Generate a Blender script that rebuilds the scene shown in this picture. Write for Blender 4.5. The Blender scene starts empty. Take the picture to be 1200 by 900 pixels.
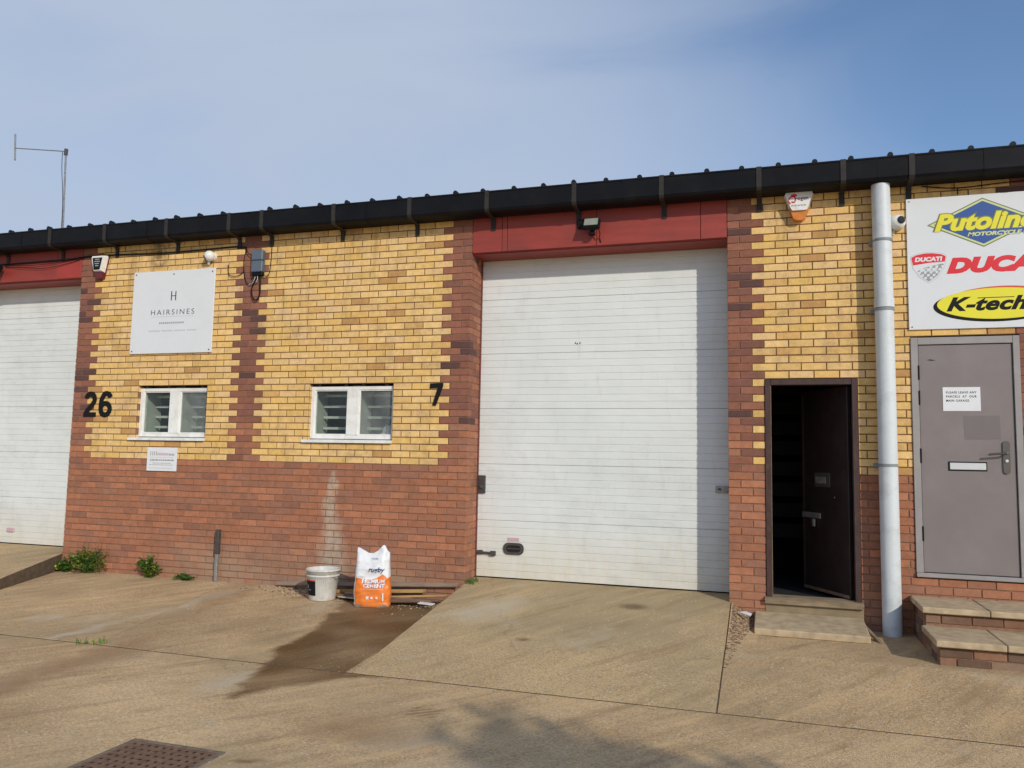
import bpy, math, random
import numpy as np
from mathutils import Vector, Matrix, noise

random.seed(7)
R = math.radians
scn = bpy.context.scene
COL = scn.collection

# ------------------------------------------------------------------ camera
FPX, YAW, PITCH, ROLL = 950.0, 0.30975, 0.093264, 0.01942
CAM = Vector((0.392, -8.145, 0.0758))
Fw = Vector((-math.sin(YAW) * math.cos(PITCH), math.cos(YAW) * math.cos(PITCH), math.sin(PITCH)))
R0 = Vector((math.cos(YAW), math.sin(YAW), 0)); U0 = R0.cross(Fw)
Rt = math.cos(ROLL) * R0 + math.sin(ROLL) * U0
Up = -math.sin(ROLL) * R0 + math.cos(ROLL) * U0
cd = bpy.data.cameras.new('camera'); cam = bpy.data.objects.new('camera', cd); COL.objects.link(cam)
cd.sensor_fit = 'HORIZONTAL'; cd.sensor_width = 36; cd.lens = FPX / 1200 * 36
cd.clip_start = 0.05; cd.clip_end = 2000
cam.matrix_world = Matrix(((Rt.x, Up.x, -Fw.x, CAM.x), (Rt.y, Up.y, -Fw.y, CAM.y), (Rt.z, Up.z, -Fw.z, CAM.z), (0, 0, 0, 1)))
scn.camera = cam

def on_plane(px, py, Y=0.0, Z=None):
    """survey helper: photo pixel -> point on a known plane"""
    d = Fw + Rt * ((px - 600) / FPX) - Up * ((py - 450) / FPX)
    t = (Y - CAM.y) / d.y if Z is None else (Z - CAM.z) / d.z
    return CAM + d * t

def in_view(p):
    d = Vector(p) - CAM
    k = d.dot(Fw)
    if k <= 0.1: return None
    u = 600 + FPX * d.dot(Rt) / k; v = 450 - FPX * d.dot(Up) / k
    return (u, v, k)

# ------------------------------------------------------------------ light
SUN = Vector((0.325, -0.34, 0.223)).normalized()          # towards the sun
elev = math.asin(SUN.z); azim = math.atan2(SUN.x, SUN.y)
sl = bpy.data.lights.new('sun', 'SUN'); sun = bpy.data.objects.new('sun', sl); COL.objects.link(sun)
sl.energy = 2.8; sl.angle = R(0.55); sl.color = (1.0, 0.935, 0.82)
sun.rotation_euler = SUN.to_track_quat('Z', 'Y').to_euler()
w = bpy.data.worlds.new('World'); scn.world = w; w.use_nodes = True
wn = w.node_tree.nodes; wl = w.node_tree.links; wn.clear()
def N(nodes, t, **kw):
    n = nodes.new(t)
    for k, v in kw.items(): setattr(n, k, v)
    return n
sky = N(wn, 'ShaderNodeTexSky', sky_type='NISHITA', sun_disc=False)
sky.sun_elevation = elev; sky.sun_rotation = azim; sky.altitude = 50
sky.air_density = 1.0; sky.dust_density = 0.3; sky.ozone_density = 4.0
tc = N(wn, 'ShaderNodeTexCoord')
mp = N(wn, 'ShaderNodeMapping'); mp.inputs['Scale'].default_value = (1.0, 1.6, 3.2); mp.inputs['Rotation'].default_value = (0.25, 0.35, 0.3)
wl.new(tc.outputs['Generated'], mp.inputs['Vector'])
nz = N(wn, 'ShaderNodeTexNoise'); nz.inputs['Scale'].default_value = 1.7; nz.inputs['Detail'].default_value = 7; nz.inputs['Roughness'].default_value = 0.5; nz.inputs['Distortion'].default_value = 0.5
wl.new(mp.outputs[0], nz.inputs['Vector'])
# a thin high veil of cloud covers the western half of the sky and frays out to the east
sxyz = N(wn, 'ShaderNodeSeparateXYZ'); wl.new(tc.outputs['Generated'], sxyz.inputs[0])
def wmap(src, a, b, c, d):
    m = N(wn, 'ShaderNodeMapRange', interpolation_type='SMOOTHSTEP'); wl.new(src, m.inputs[0])
    for k_, v_ in zip((1, 2, 3, 4), (a, b, c, d)): m.inputs[k_].default_value = v_
    return m.outputs[0]
def wmath(op, a, b):
    m = N(wn, 'ShaderNodeMath', operation=op)
    for k_, v_ in enumerate((a, b)):
        if isinstance(v_, (int, float)): m.inputs[k_].default_value = v_
        else: wl.new(v_, m.inputs[k_])
    return m.outputs[0]
edge = wmath('ADD', wmath('ADD', sxyz.outputs[0], wmath('MULTIPLY', wmath('SUBTRACT', nz.outputs['Fac'], 0.5), 0.75)), wmath('MULTIPLY', sxyz.outputs[2], 0.35))
veil = wmath('MULTIPLY', wmap(edge, 0.36, -0.16, 0.04, 1.0), wmap(nz.outputs['Fac'], 0.30, 0.66, 0.72, 1.0))
mx = N(wn, 'ShaderNodeMix', data_type='RGBA'); mx.inputs['B'].default_value = (3.15, 3.72, 4.75, 1)
wl.new(veil, mx.inputs['Factor']); wl.new(sky.outputs[0], mx.inputs['A'])
bg = N(wn, 'ShaderNodeBackground'); bg.inputs['Strength'].default_value = 0.145
wo = N(wn, 'ShaderNodeOutputWorld')
wl.new(mx.outputs['Result'], bg.inputs['Color']); wl.new(bg.outputs[0], wo.inputs['Surface'])
vs = scn.view_settings; vs.view_transform = 'Standard'; vs.look = 'None'; vs.exposure = 0.0; vs.gamma = 1.0; vs.use_curve_mapping = False

# ------------------------------------------------------------------ materials
def new_mat(name):
    m = bpy.data.materials.new(name); m.use_nodes = True
    nt = m.node_tree; b = nt.nodes['Principled BSDF']
    return m, nt.nodes, nt.links, b

def noise_node(nd, lk, scale, detail=4, rough=0.55, vec=None, stretch=None):
    if vec is None:
        g = nd.new('ShaderNodeNewGeometry'); vec = g.outputs['Position']
    if stretch:
        mpn = nd.new('ShaderNodeMapping'); mpn.inputs['Scale'].default_value = stretch
        lk.new(vec, mpn.inputs['Vector']); vec = mpn.outputs[0]
    n = nd.new('ShaderNodeTexNoise'); n.inputs['Scale'].default_value = scale
    n.inputs['Detail'].default_value = detail; n.inputs['Roughness'].default_value = rough
    lk.new(vec, n.inputs['Vector'])
    return n

def maprange(nd, lk, src, a, b, c, d, clamp=True):
    m = nd.new('ShaderNodeMapRange'); m.clamp = clamp
    m.inputs[1].default_value = a; m.inputs[2].default_value = b; m.inputs[3].default_value = c; m.inputs[4].default_value = d
    lk.new(src, m.inputs[0]); return m.outputs[0]

def mixc(nd, lk, fac, a, b, mode='MIX'):
    m = nd.new('ShaderNodeMix'); m.data_type = 'RGBA'; m.blend_type = mode
    for s, v in ((m.inputs['Factor'], fac), (m.inputs['A'], a), (m.inputs['B'], b)):
        if hasattr(v, 'is_output') or isinstance(v, bpy.types.NodeSocket): lk.new(v, s)
        elif isinstance(v, (int, float)): s.default_value = v
        else: s.default_value = (v[0], v[1], v[2], 1)
    return m.outputs['Result']

def mth(nd, lk, op, a, b=None, clamp=False):
    m = nd.new('ShaderNodeMath'); m.operation = op; m.use_clamp = clamp
    for i, v in enumerate((a, b)):
        if v is None: continue
        if isinstance(v, (int, float)): m.inputs[i].default_value = v
        else: lk.new(v, m.inputs[i])
    return m.outputs[0]

def bump(nd, lk, b, h, strength=0.3, dist=0.01):
    n = nd.new('ShaderNodeBump'); n.inputs['Strength'].default_value = strength; n.inputs['Distance'].default_value = dist
    lk.new(h, n.inputs['Height']); lk.new(n.outputs[0], b.inputs['Normal'])

def simple(name, col, rough=0.6, var=0.12, scale=9.0, metal=0.0, bmp=0.15, dirt=None, dirt_amt=0.35, dscale=2.5, stretch=None, spec=0.5):
    """painted / plain surface with tone variation, grime and fine relief"""
    m, nd, lk, b = new_mat(name)
    n1 = noise_node(nd, lk, scale, 6, stretch=stretch)
    f = maprange(nd, lk, n1.outputs[0], 0.3, 0.7, 1 - var, 1 + var)
    c = mixc(nd, lk, 1.0, col, (1, 1, 1), 'MULTIPLY')
    v = nd.new('ShaderNodeVectorMath'); v.operation = 'SCALE'; v.inputs[0].default_value = col[:3]; lk.new(f, v.inputs['Scale'])
    c = v.outputs[0]
    if dirt:
        n2 = noise_node(nd, lk, dscale, 8, 0.65)
        fd = maprange(nd, lk, n2.outputs[0], 0.5, 0.75, 0, dirt_amt)
        c = mixc(nd, lk, fd, c, dirt)
    lk.new(c, b.inputs['Base Color'])
    b.inputs['Roughness'].default_value = rough; b.inputs['Metallic'].default_value = metal
    b.inputs['Specular IOR Level'].default_value = spec
    if bmp:
        n3 = noise_node(nd, lk, scale * 14, 3)
        bump(nd, lk, b, n3.outputs[0], bmp, 0.003)
    return m

def brick_mat():
    m, nd, lk, b = new_mat('fired brick')
    at = nd.new('ShaderNodeAttribute'); at.attribute_name = 'tint'
    g = nd.new('ShaderNodeNewGeometry'); sp = nd.new('ShaderNodeSeparateXYZ'); lk.new(g.outputs['Position'], sp.inputs[0])
    X, Z = sp.outputs[0], sp.outputs[2]
    n1 = noise_node(nd, lk, 14, 5, 0.6, g.outputs['Position'])
    n2 = noise_node(nd, lk, 130, 4, 0.7, g.outputs['Position'])
    f = mth(nd, lk, 'MULTIPLY', maprange(nd, lk, n1.outputs[0], 0.3, 0.7, 0.86, 1.12), maprange(nd, lk, n2.outputs[0], 0.3, 0.7, 0.84, 1.14))
    v = nd.new('ShaderNodeVectorMath'); v.operation = 'SCALE'; lk.new(at.outputs['Color'], v.inputs[0]); lk.new(f, v.inputs['Scale'])
    c = v.outputs[0]
    # drag marks of the wire cut
    n3 = noise_node(nd, lk, 22, 4, 0.6, g.outputs['Position'], (6, 1, 1.2))
    c = mixc(nd, lk, maprange(nd, lk, n3.outputs[0], 0.56, 0.72, 0, 0.30), c, (0.13, 0.075, 0.05))
    # lime bloom running down the wall below window two, and the pale patch low down at the left
    t = maprange(nd, lk, Z, -0.08, -1.05, 0, 1)
    cx = mth(nd, lk, 'ADD', mth(nd, lk, 'MULTIPLY', t, 0.055), -4.335)
    hw = mth(nd, lk, 'ADD', mth(nd, lk, 'MULTIPLY', t, 0.15), 0.045)
    n4 = noise_node(nd, lk, 3.2, 5, 0.6, g.outputs['Position'])
    wob = maprange(nd, lk, n4.outputs[0], 0.3, 0.7, -0.08, 0.08)
    dx = mth(nd, lk, 'ABSOLUTE', mth(nd, lk, 'SUBTRACT', mth(nd, lk, 'ADD', X, wob), cx))
    e = mth(nd, lk, 'SUBTRACT', 1.15, mth(nd, lk, 'DIVIDE', dx, hw))
    e = maprange(nd, lk, e, 0.0, 0.8, 0, 1)
    e = mth(nd, lk, 'MULTIPLY', e, maprange(nd, lk, Z, -0.12, -0.07, 1, 0))
    e = mth(nd, lk, 'MULTIPLY', e, maprange(nd, lk, n1.outputs[0], 0.35, 0.6, 0.5, 1.0))
    n5 = noise_node(nd, lk, 1.5, 6, 0.7, g.outputs['Position'])
    low = mth(nd, lk, 'MULTIPLY', maprange(nd, lk, Z, -0.85, -1.2, 0, 1), maprange(nd, lk, X, -6.9, -6.2, 0, 1))
    low = mth(nd, lk, 'MULTIPLY', low, maprange(nd, lk, X, -3.3, -2.9, 1, 0.25))
    low = mth(nd, lk, 'MULTIPLY', low, maprange(nd, lk, n5.outputs[0], 0.36, 0.56, 0.05, 1.0))
    c = mixc(nd, lk, mth(nd, lk, 'MULTIPLY', low, 0.62), c, (0.33, 0.26, 0.18))
    c = mixc(nd, lk, mth(nd, lk, 'MULTIPLY', e, 0.68), c, (0.50, 0.45, 0.35))
    # soot specks and grime
    n6 = noise_node(nd, lk, 2.3, 8, 0.75, g.outputs['Position'])
    c = mixc(nd, lk, maprange(nd, lk, n6.outputs[0], 0.52, 0.72, 0, 0.5), c, (0.11, 0.072, 0.052))
    n7 = noise_node(nd, lk, 2.6, 7, 0.75, g.outputs['Position'], (2.4, 1, 0.28))
    st_ = mth(nd, lk, 'MULTIPLY', maprange(nd, lk, n7.outputs[0], 0.54, 0.70, 0, 0.62), maprange(nd, lk, Z, 0.9, 2.6, 0.12, 1.0))
    c = mixc(nd, lk, st_, c, (0.12, 0.08, 0.05))
    sp_ = mth(nd, lk, 'MULTIPLY', maprange(nd, lk, mth(nd, lk, 'ABSOLUTE', mth(nd, lk, 'ADD', X, 6.88)), 0.02, 0.20, 1, 0), maprange(nd, lk, Z, 2.34, 2.42, 0, 1))
    c = mixc(nd, lk, mth(nd, lk, 'MULTIPLY', sp_, maprange(nd, lk, n1.outputs[0], 0.4, 0.55, 0.1, 0.75)), c, (0.05, 0.04, 0.03))
    lk.new(c, b.inputs['Base Color']); b.inputs['Roughness'].default_value = 0.88
    b.inputs['Specular IOR Level'].default_value = 0.25
    h = mth(nd, lk, 'ADD', n2.outputs[0], mth(nd, lk, 'MULTIPLY', n3.outputs[0], 0.8))
    bump(nd, lk, b, h, 0.55, 0.004)
    return m

def concrete_mat(name, base, dark, speck=1.0, warm=(0.50, 0.33, 0.17)):
    m, nd, lk, b = new_mat(name)
    g = nd.new('ShaderNodeNewGeometry'); P = g.outputs['Position']
    at = nd.new('ShaderNodeAttribute'); at.attribute_name = 'stain'
    sc = nd.new('ShaderNodeSeparateColor'); lk.new(at.outputs['Color'], sc.inputs[0])
    n1 = noise_node(nd, lk, 0.9, 9, 0.62, P)
    n2 = noise_node(nd, lk, 5.0, 8, 0.7, P, (0.5, 1.6, 1))
    n3 = noise_node(nd, lk, 55, 4, 0.75, P)
    vo = nd.new('ShaderNodeTexVoronoi'); vo.inputs['Scale'].default_value = 130; lk.new(P, vo.inputs['Vector'])
    c = mixc(nd, lk, maprange(nd, lk, n1.outputs[0], 0.36, 0.64, 0, 1), base, dark)
    c = mixc(nd, lk, maprange(nd, lk, n2.outputs[0], 0.46, 0.72, 0, 0.5), c, warm)
    v = nd.new('ShaderNodeVectorMath'); v.operation = 'SCALE'; lk.new(c, v.inputs[0])
    lk.new(maprange(nd, lk, n3.outputs[0], 0.3, 0.7, 0.60, 1.42), v.inputs['Scale']); c = v.outputs[0]
    # exposed aggregate: each small cell a stone of its own tone
    sv = nd.new('ShaderNodeSeparateColor'); lk.new(vo.outputs['Color'], sv.inputs[0])
    c = mixc(nd, lk, maprange(nd, lk, sv.outputs[0], 0.80, 0.95, 0, 0.6 * speck), c, (0.60, 0.52, 0.42))
    c = mixc(nd, lk, maprange(nd, lk, sv.outputs[1], 0.80, 0.95, 0, 0.55 * speck), c, (0.13, 0.10, 0.075))
    # broad tonal drift, old drag streaks, hairline cracks and stray light pebbles
    nb = noise_node(nd, lk, 0.35, 5, 0.6, P)
    c = mixc(nd, lk, maprange(nd, lk, nb.outputs[0], 0.45, 0.58, 0, 0.75), c, (dark[0] * .82, dark[1] * .90, dark[2] * .98))
    rotm = nd.new('ShaderNodeMapping'); rotm.inputs['Rotation'].default_value = (0, 0, 0.62); lk.new(P, rotm.inputs['Vector'])
    ns_ = noise_node(nd, lk, 2.0, 8, 0.7, rotm.outputs[0], (3.6, 0.45, 1))
    c = mixc(nd, lk, maprange(nd, lk, ns_.outputs[0], 0.52, 0.66, 0, 0.62), c, (base[0] * 1.08, base[1] * 1.06, base[2] * 1.02))
    c = mixc(nd, lk, maprange(nd, lk, ns_.outputs[0], 0.47, 0.34, 0, 0.62), c, (dark[0] * .70, dark[1] * .68, dark[2] * .66))
    wrp = noise_node(nd, lk, 2.4, 6, 0.7, P)
    vm = nd.new('ShaderNodeVectorMath'); vm.operation = 'SCALE'; lk.new(wrp.outputs['Color'], vm.inputs[0]); vm.inputs['Scale'].default_value = 0.55
    va = nd.new('ShaderNodeVectorMath'); va.operation = 'ADD'; lk.new(P, va.inputs[0]); lk.new(vm.outputs[0], va.inputs[1])
    vc = nd.new('ShaderNodeTexVoronoi'); vc.feature = 'DISTANCE_TO_EDGE'; vc.inputs['Scale'].default_value = 0.42; lk.new(va.outputs[0], vc.inputs['Vector'])
    ck = mth(nd, lk, 'MULTIPLY', maprange(nd, lk, vc.outputs['Distance'], 0.0, 0.0035, 1, 0), maprange(nd, lk, nb.outputs[0], 0.47, 0.53, 0, 0.5))
    c = mixc(nd, lk, ck, c, (0.09, 0.065, 0.045))
    vp = nd.new('ShaderNodeTexVoronoi'); vp.inputs['Scale'].default_value = 26; lk.new(P, vp.inputs['Vector'])
    svp = nd.new('ShaderNodeSeparateColor'); lk.new(vp.outputs['Color'], svp.inputs[0])
    pb = mth(nd, lk, 'MULTIPLY', maprange(nd, lk, vp.outputs['Distance'], 0.16, 0.22, 1, 0), maprange(nd, lk, svp.outputs[0], 0.90, 0.93, 0, 0.8))
    c = mixc(nd, lk, pb, c, (0.72, 0.64, 0.52))
    # stains held by the mesh
    c = mixc(nd, lk, mth(nd, lk, 'MULTIPLY', sc.outputs[1], 0.75), c, (0.56, 0.48, 0.35))
    c = mixc(nd, lk, mth(nd, lk, 'MULTIPLY', sc.outputs[2], 0.6), c, (0.30, 0.17, 0.08))
    wet = sc.outputs[0]
    c = mixc(nd, lk, wet, c, mixc(nd, lk, 1.0, c, (0.29, 0.225, 0.145), 'MULTIPLY'))
    lk.new(c, b.inputs['Base Color'])
    lk.new(maprange(nd, lk, wet, 0, 1, 0.92, 0.48), b.inputs['Roughness'])
    b.inputs['Specular IOR Level'].default_value = 0.3
    h = mth(nd, lk, 'ADD', n3.outputs[0], mth(nd, lk, 'MULTIPLY', vo.outputs['Distance'], 0.8))
    bump(nd, lk, b, h, 0.55, 0.006)
    return m

def door_mat(name, base):
    """off-white coated steel, yellowed and streaked towards the foot"""
    m, nd, lk, b = new_mat(name)
    g = nd.new('ShaderNodeNewGeometry'); P = g.outputs['Position']; sp = nd.new('ShaderNodeSeparateXYZ'); lk.new(P, sp.inputs[0])
    n1 = noise_node(nd, lk, 1.3, 7, 0.6, P, (1, 1, 0.6)); n2 = noise_node(nd, lk, 5, 7, 0.7, P, (3, 1, 0.6)); n3 = noise_node(nd, lk, 9, 8, 0.8, P, (1.0, 1, 3.0))
    c = mixc(nd, lk, maprange(nd, lk, n1.outputs[0], 0.4, 0.65, 0, 0.5), base, (base[0] * .86, base[1] * .87, base[2] * .85))
    c = mixc(nd, lk, maprange(nd, lk, n2.outputs[0], 0.55, 0.8, 0, 0.28), c, (0.42, 0.38, 0.31))
    low = mth(nd, lk, 'MULTIPLY', maprange(nd, lk, sp.outputs[2], -0.55, -1.2, 0, 1), maprange(nd, lk, n2.outputs[0], 0.3, 0.7, 0.45, 1))
    c = mixc(nd, lk, mth(nd, lk, 'MULTIPLY', low, 0.55), c, (0.62, 0.50, 0.30))
    c = mixc(nd, lk, maprange(nd, lk, n3.outputs[0], 0.66, 0.74, 0, 0.38), c, (0.30, 0.27, 0.23))
    n4 = noise_node(nd, lk, 0.8, 9, 0.72, P, (1.0, 1, 1.0)); n5 = noise_node(nd, lk, 3.4, 9, 0.75, P, (1.0, 1, 2.2))
    sm = mth(nd, lk, 'MULTIPLY', maprange(nd, lk, n4.outputs[0], 0.50, 0.60, 0, 1), maprange(nd, lk, n5.outputs[0], 0.45, 0.62, 0.08, 0.33))
    c = mixc(nd, lk, sm, c, (0.46, 0.47, 0.47))
    lk.new(c, b.inputs['Base Color']); b.inputs['Roughness'].default_value = 0.5; b.inputs['Specular IOR Level'].default_value = 0.35
    nw = noise_node(nd, lk, 1.6, 3, 0.5, P, (1, 1, 2.5))
    bump(nd, lk, b, mth(nd, lk, 'ADD', nw.outputs[0], mth(nd, lk, 'MULTIPLY', n2.outputs[0], 0.06)), 0.35, 0.05)
    return m

def glass_mat(name, haze):
    m = bpy.data.materials.new(name); m.use_nodes = True; nd = m.node_tree.nodes; lk = m.node_tree.links; nd.clear()
    tr = nd.new('ShaderNodeBsdfTransparent'); tr.inputs[0].default_value = (0.86, 0.9, 0.88, 1)
    gl = nd.new('ShaderNodeBsdfGlossy'); gl.inputs['Roughness'].default_value = 0.06
    df = nd.new('ShaderNodeBsdfDiffuse'); df.inputs[0].default_value = (0.42, 0.44, 0.42, 1)
    lw = nd.new('ShaderNodeLayerWeight'); lw.inputs[0].default_value = 0.5
    g = nd.new('ShaderNodeNewGeometry'); n1 = noise_node(nd, lk, 3.0, 6, 0.65, g.outputs['Position'])
    fz = maprange(nd, lk, n1.outputs[0], 0.35, 0.65, haze * 0.35, haze * 1.25)
    m1 = nd.new('ShaderNodeMixShader'); lk.new(fz, m1.inputs[0]); lk.new(tr.outputs[0], m1.inputs[1]); lk.new(df.outputs[0], m1.inputs[2])
    fz2 = mth(nd, lk, 'ADD', mth(nd, lk, 'MULTIPLY', mth(nd, lk, 'POWER', lw.outputs['Facing'], 4.0), 0.6), 0.03)
    m2 = nd.new('ShaderNodeMixShader'); lk.new(fz2, m2.inputs[0]); lk.new(m1.outputs[0], m2.inputs[1]); lk.new(gl.outputs[0], m2.inputs[2])
    o = nd.new('ShaderNodeOutputMaterial'); lk.new(m2.outputs[0], o.inputs[0])
    return m

M = {}
M['brick'] = brick_mat()
M['mortar_y'] = simple('ochre mortar', (0.165, 0.090, 0.034), 0.95, 0.2, 20)
M['mortar_r'] = simple('pink mortar', (0.26, 0.135, 0.08), 0.95, 0.2, 20, dirt=(0.14, 0.085, 0.055), dirt_amt=0.7, dscale=3)
M['yard'] = concrete_mat('worn yard concrete', (0.68, 0.475, 0.255), (0.49, 0.325, 0.165), 0.6)
M['ramp'] = concrete_mat('brushed ramp concrete', (0.575, 0.405, 0.210), (0.46, 0.325, 0.168), 0.8, (0.48, 0.32, 0.15))
M['apron'] = concrete_mat('stained apron concrete', (0.60, 0.41, 0.215), (0.44, 0.298, 0.152), 0.8)
M['slabd'] = simple('darker riser concrete', (0.27, 0.205, 0.12), 0.9, 0.25, 12, dirt=(0.12, 0.09, 0.05), dirt_amt=0.6, dscale=6, bmp=0.5)  # darker concrete tone for the riser strip under the threshold
M['filler'] = simple('dark joint filler', (0.105, 0.075, 0.048), 0.95, 0.3, 14)
M['slab'] = simple('weathered paving slab', (0.46, 0.35, 0.215), 0.9, 0.22, 12, dirt=(0.22, 0.16, 0.095), dirt_amt=0.5, dscale=5, bmp=0.5)
M['door_w'] = door_mat('cream white door steel', (0.715, 0.735, 0.715))
M['red'] = simple('faded red paint', (0.29, 0.040, 0.027), 0.55, 0.16, 5, dirt=(0.15, 0.04, 0.03), dirt_amt=0.6, dscale=2.0, stretch=(0.4, 1, 3))
M['railred'] = simple('dull red rail', (0.15, 0.030, 0.024), 0.6, 0.2, 9)
M['redbright'] = simple('repainted red patch', (0.36, 0.040, 0.028), 0.5, 0.1, 5)
M['black'] = simple('black plastic', (0.008, 0.008, 0.010), 0.5, 0.25, 3, dirt=(0.022, 0.020, 0.018), dirt_amt=0.4, dscale=4, spec=0.12)
M['strap'] = simple('grimy black strap', (0.034, 0.030, 0.027), 0.6, 0.2, 20, spec=0.2)
M['roof'] = simple('dark coated roof sheet', (0.012, 0.014, 0.018), 0.5, 0.2, 4, spec=0.2)
M['soffit'] = simple('black soffit board', (0.012, 0.012, 0.012), 0.8, 0.2, 8)
M['white'] = simple('white paint', (0.78, 0.77, 0.73), 0.5, 0.07, 10, dirt=(0.38, 0.33, 0.26), dirt_amt=0.45, dscale=9)
M['signw'] = simple('white sign board', (0.70, 0.71, 0.72), 0.35, 0.03, 2, dirt=(0.50, 0.50, 0.50), dirt_amt=0.3, dscale=2, bmp=0)
M['paper'] = simple('white paper', (0.72, 0.73, 0.74), 0.7, 0.03, 8, bmp=0)
M['pvc'] = simple('pale grey drain pipe', (0.60, 0.635, 0.645), 0.5, 0.05, 3, dirt=(0.40, 0.39, 0.36), dirt_amt=0.6, dscale=5, stretch=(3, 3, 0.4), bmp=0.03)
M['greyband'] = simple('grey rubber band', (0.22, 0.24, 0.26), 0.6, 0.1, 10)
M['greydoor'] = simple('mushroom grey door paint', (0.215, 0.180, 0.172), 0.34, 0.07, 2.0, dirt=(0.29, 0.25, 0.24), dirt_amt=0.4, dscale=1.6, bmp=0.04)
M['greypatch'] = simple('darker repaint patch', (0.185, 0.155, 0.148), 0.34, 0.07, 2.5, bmp=0.04)
M['greyframe'] = simple('grey frame paint', (0.30, 0.275, 0.265), 0.4, 0.08, 5, dirt=(0.42, 0.38, 0.33), dirt_amt=0.4, dscale=7)
M['brownwood'] = simple('dark brown stained wood', (0.052, 0.023, 0.019), 0.55, 0.25, 8, dirt=(0.14, 0.09, 0.06), dirt_amt=0.35, dscale=9, stretch=(4, 4, 0.6))
M['browndoor'] = simple('black brown door leaf', (0.018, 0.010, 0.010), 0.5, 0.25, 6, dirt=(0.05, 0.035, 0.03), dirt_amt=0.4, dscale=5)
M['worn'] = simple('worn bare timber', (0.26, 0.19, 0.115), 0.8, 0.25, 10, dirt=(0.10, 0.07, 0.045), dirt_amt=0.6, dscale=7, stretch=(0.5, 3, 3))
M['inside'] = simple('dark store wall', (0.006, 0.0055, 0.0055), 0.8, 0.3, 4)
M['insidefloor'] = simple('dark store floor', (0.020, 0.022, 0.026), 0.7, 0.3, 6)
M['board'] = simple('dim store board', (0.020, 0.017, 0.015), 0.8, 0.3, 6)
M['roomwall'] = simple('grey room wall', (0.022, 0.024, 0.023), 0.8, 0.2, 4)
M['reveal'] = simple('pale plaster reveal', (0.42, 0.42, 0.37), 0.8, 0.1, 6)
M['slat'] = simple('dusty shelf edge', (0.66, 0.66, 0.60), 0.7, 0.12, 8)
M['glass'] = glass_mat('dusty window glass', 0.025)
M['glassh'] = glass_mat('hazy window glass', 0.2)
M['steel'] = simple('weathered steel', (0.34, 0.33, 0.31), 0.45, 0.2, 20, metal=0.6, dirt=(0.12, 0.08, 0.05), dirt_amt=0.6, dscale=15)
M['darkmetal'] = simple('dark metal', (0.075, 0.072, 0.07), 0.5, 0.2, 20, metal=0.3, dirt=(0.12, 0.06, 0.035), dirt_amt=0.5, dscale=12)
M['silver'] = simple('silver letter plate', (0.72, 0.72, 0.72), 0.28, 0.04, 12, metal=0.5, bmp=0)
M['handle'] = simple('bronzed handle metal', (0.16, 0.14, 0.13), 0.3, 0.1, 12, metal=0.7, bmp=0)
M['rust'] = simple('rusted cast iron', (0.20, 0.115, 0.070), 0.75, 0.3, 30, metal=0.2, dirt=(0.22, 0.14, 0.09), dirt_amt=0.7, dscale=12, bmp=0.5)
M['ironframe'] = simple('worn iron frame', (0.17, 0.13, 0.09), 0.7, 0.3, 30, dirt=(0.3, 0.23, 0.16), dirt_amt=0.6, dscale=12)
M['pit'] = simple('black pit', (0.012, 0.009, 0.007), 0.9, 0.2, 10)
M['ink'] = simple('black ink', (0.008, 0.008, 0.009), 0.6, 0.0, 5, bmp=0, spec=0.2)
M['greyink'] = simple('grey ink', (0.30, 0.30, 0.31), 0.5, 0.0, 5, bmp=0)
M['paleink'] = simple('pale grey ink', (0.48, 0.48, 0.49), 0.5, 0.0, 5, bmp=0)
M['pinkink'] = simple('faded pink ink', (0.55, 0.36, 0.38), 0.5, 0.0, 5, bmp=0)
M['yellowink'] = simple('yellow print', (0.78, 0.70, 0.03), 0.4, 0.02, 5, bmp=0)
M['limeline'] = simple('pale yellow print', (0.62, 0.66, 0.30), 0.4, 0.02, 5, bmp=0)
M['olive'] = simple('olive print', (0.16, 0.19, 0.05), 0.4, 0.02, 5, bmp=0)
M['blueink'] = simple('blue print', (0.03, 0.085, 0.30), 0.4, 0.02, 5, bmp=0)
M['redink'] = simple('red print', (0.68, 0.012, 0.022), 0.5, 0.02, 5, bmp=0)
M['orangered'] = simple('orange red print', (0.62, 0.09, 0.02), 0.4, 0.02, 5, bmp=0)
M['maroon'] = simple('maroon plastic', (0.13, 0.012, 0.018), 0.35, 0.1, 20, bmp=0)
M['amber'] = simple('amber plastic', (0.62, 0.20, 0.025), 0.3, 0.15, 30, bmp=0)
M['orange'] = simple('orange bag print', (0.80, 0.20, 0.025), 0.45, 0.06, 8, dirt=(0.45, 0.22, 0.10), dirt_amt=0.4, dscale=12)
M['bagw'] = simple('white bag plastic', (0.75, 0.75, 0.76), 0.4, 0.06, 8, dirt=(0.50, 0.46, 0.40), dirt_amt=0.5, dscale=14)
M['bagdirt'] = simple('muddy bag foot', (0.30, 0.20, 0.13), 0.8, 0.2, 20)
M['bucket'] = simple('cloudy white plastic', (0.62, 0.61, 0.57), 0.45, 0.10, 8, dirt=(0.40, 0.33, 0.23), dirt_amt=0.75, dscale=11)
M['navy'] = simple('navy print', (0.025, 0.04, 0.16), 0.5, 0.02, 5, bmp=0)
M['greybox'] = simple('slate grey box plastic', (0.10, 0.125, 0.16), 0.45, 0.08, 10)
M['lens'] = simple('black lens', (0.01, 0.01, 0.012), 0.12, 0.0, 5, bmp=0)
M['lampglass'] = simple('lamp front glass', (0.27, 0.29, 0.24), 0.2, 0.1, 20, bmp=0)
M['plank'] = simple('old yellow timber', (0.42, 0.26, 0.10), 0.8, 0.25, 9, dirt=(0.18, 0.11, 0.06), dirt_amt=0.6, dscale=6, stretch=(0.5, 3, 3))
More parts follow.
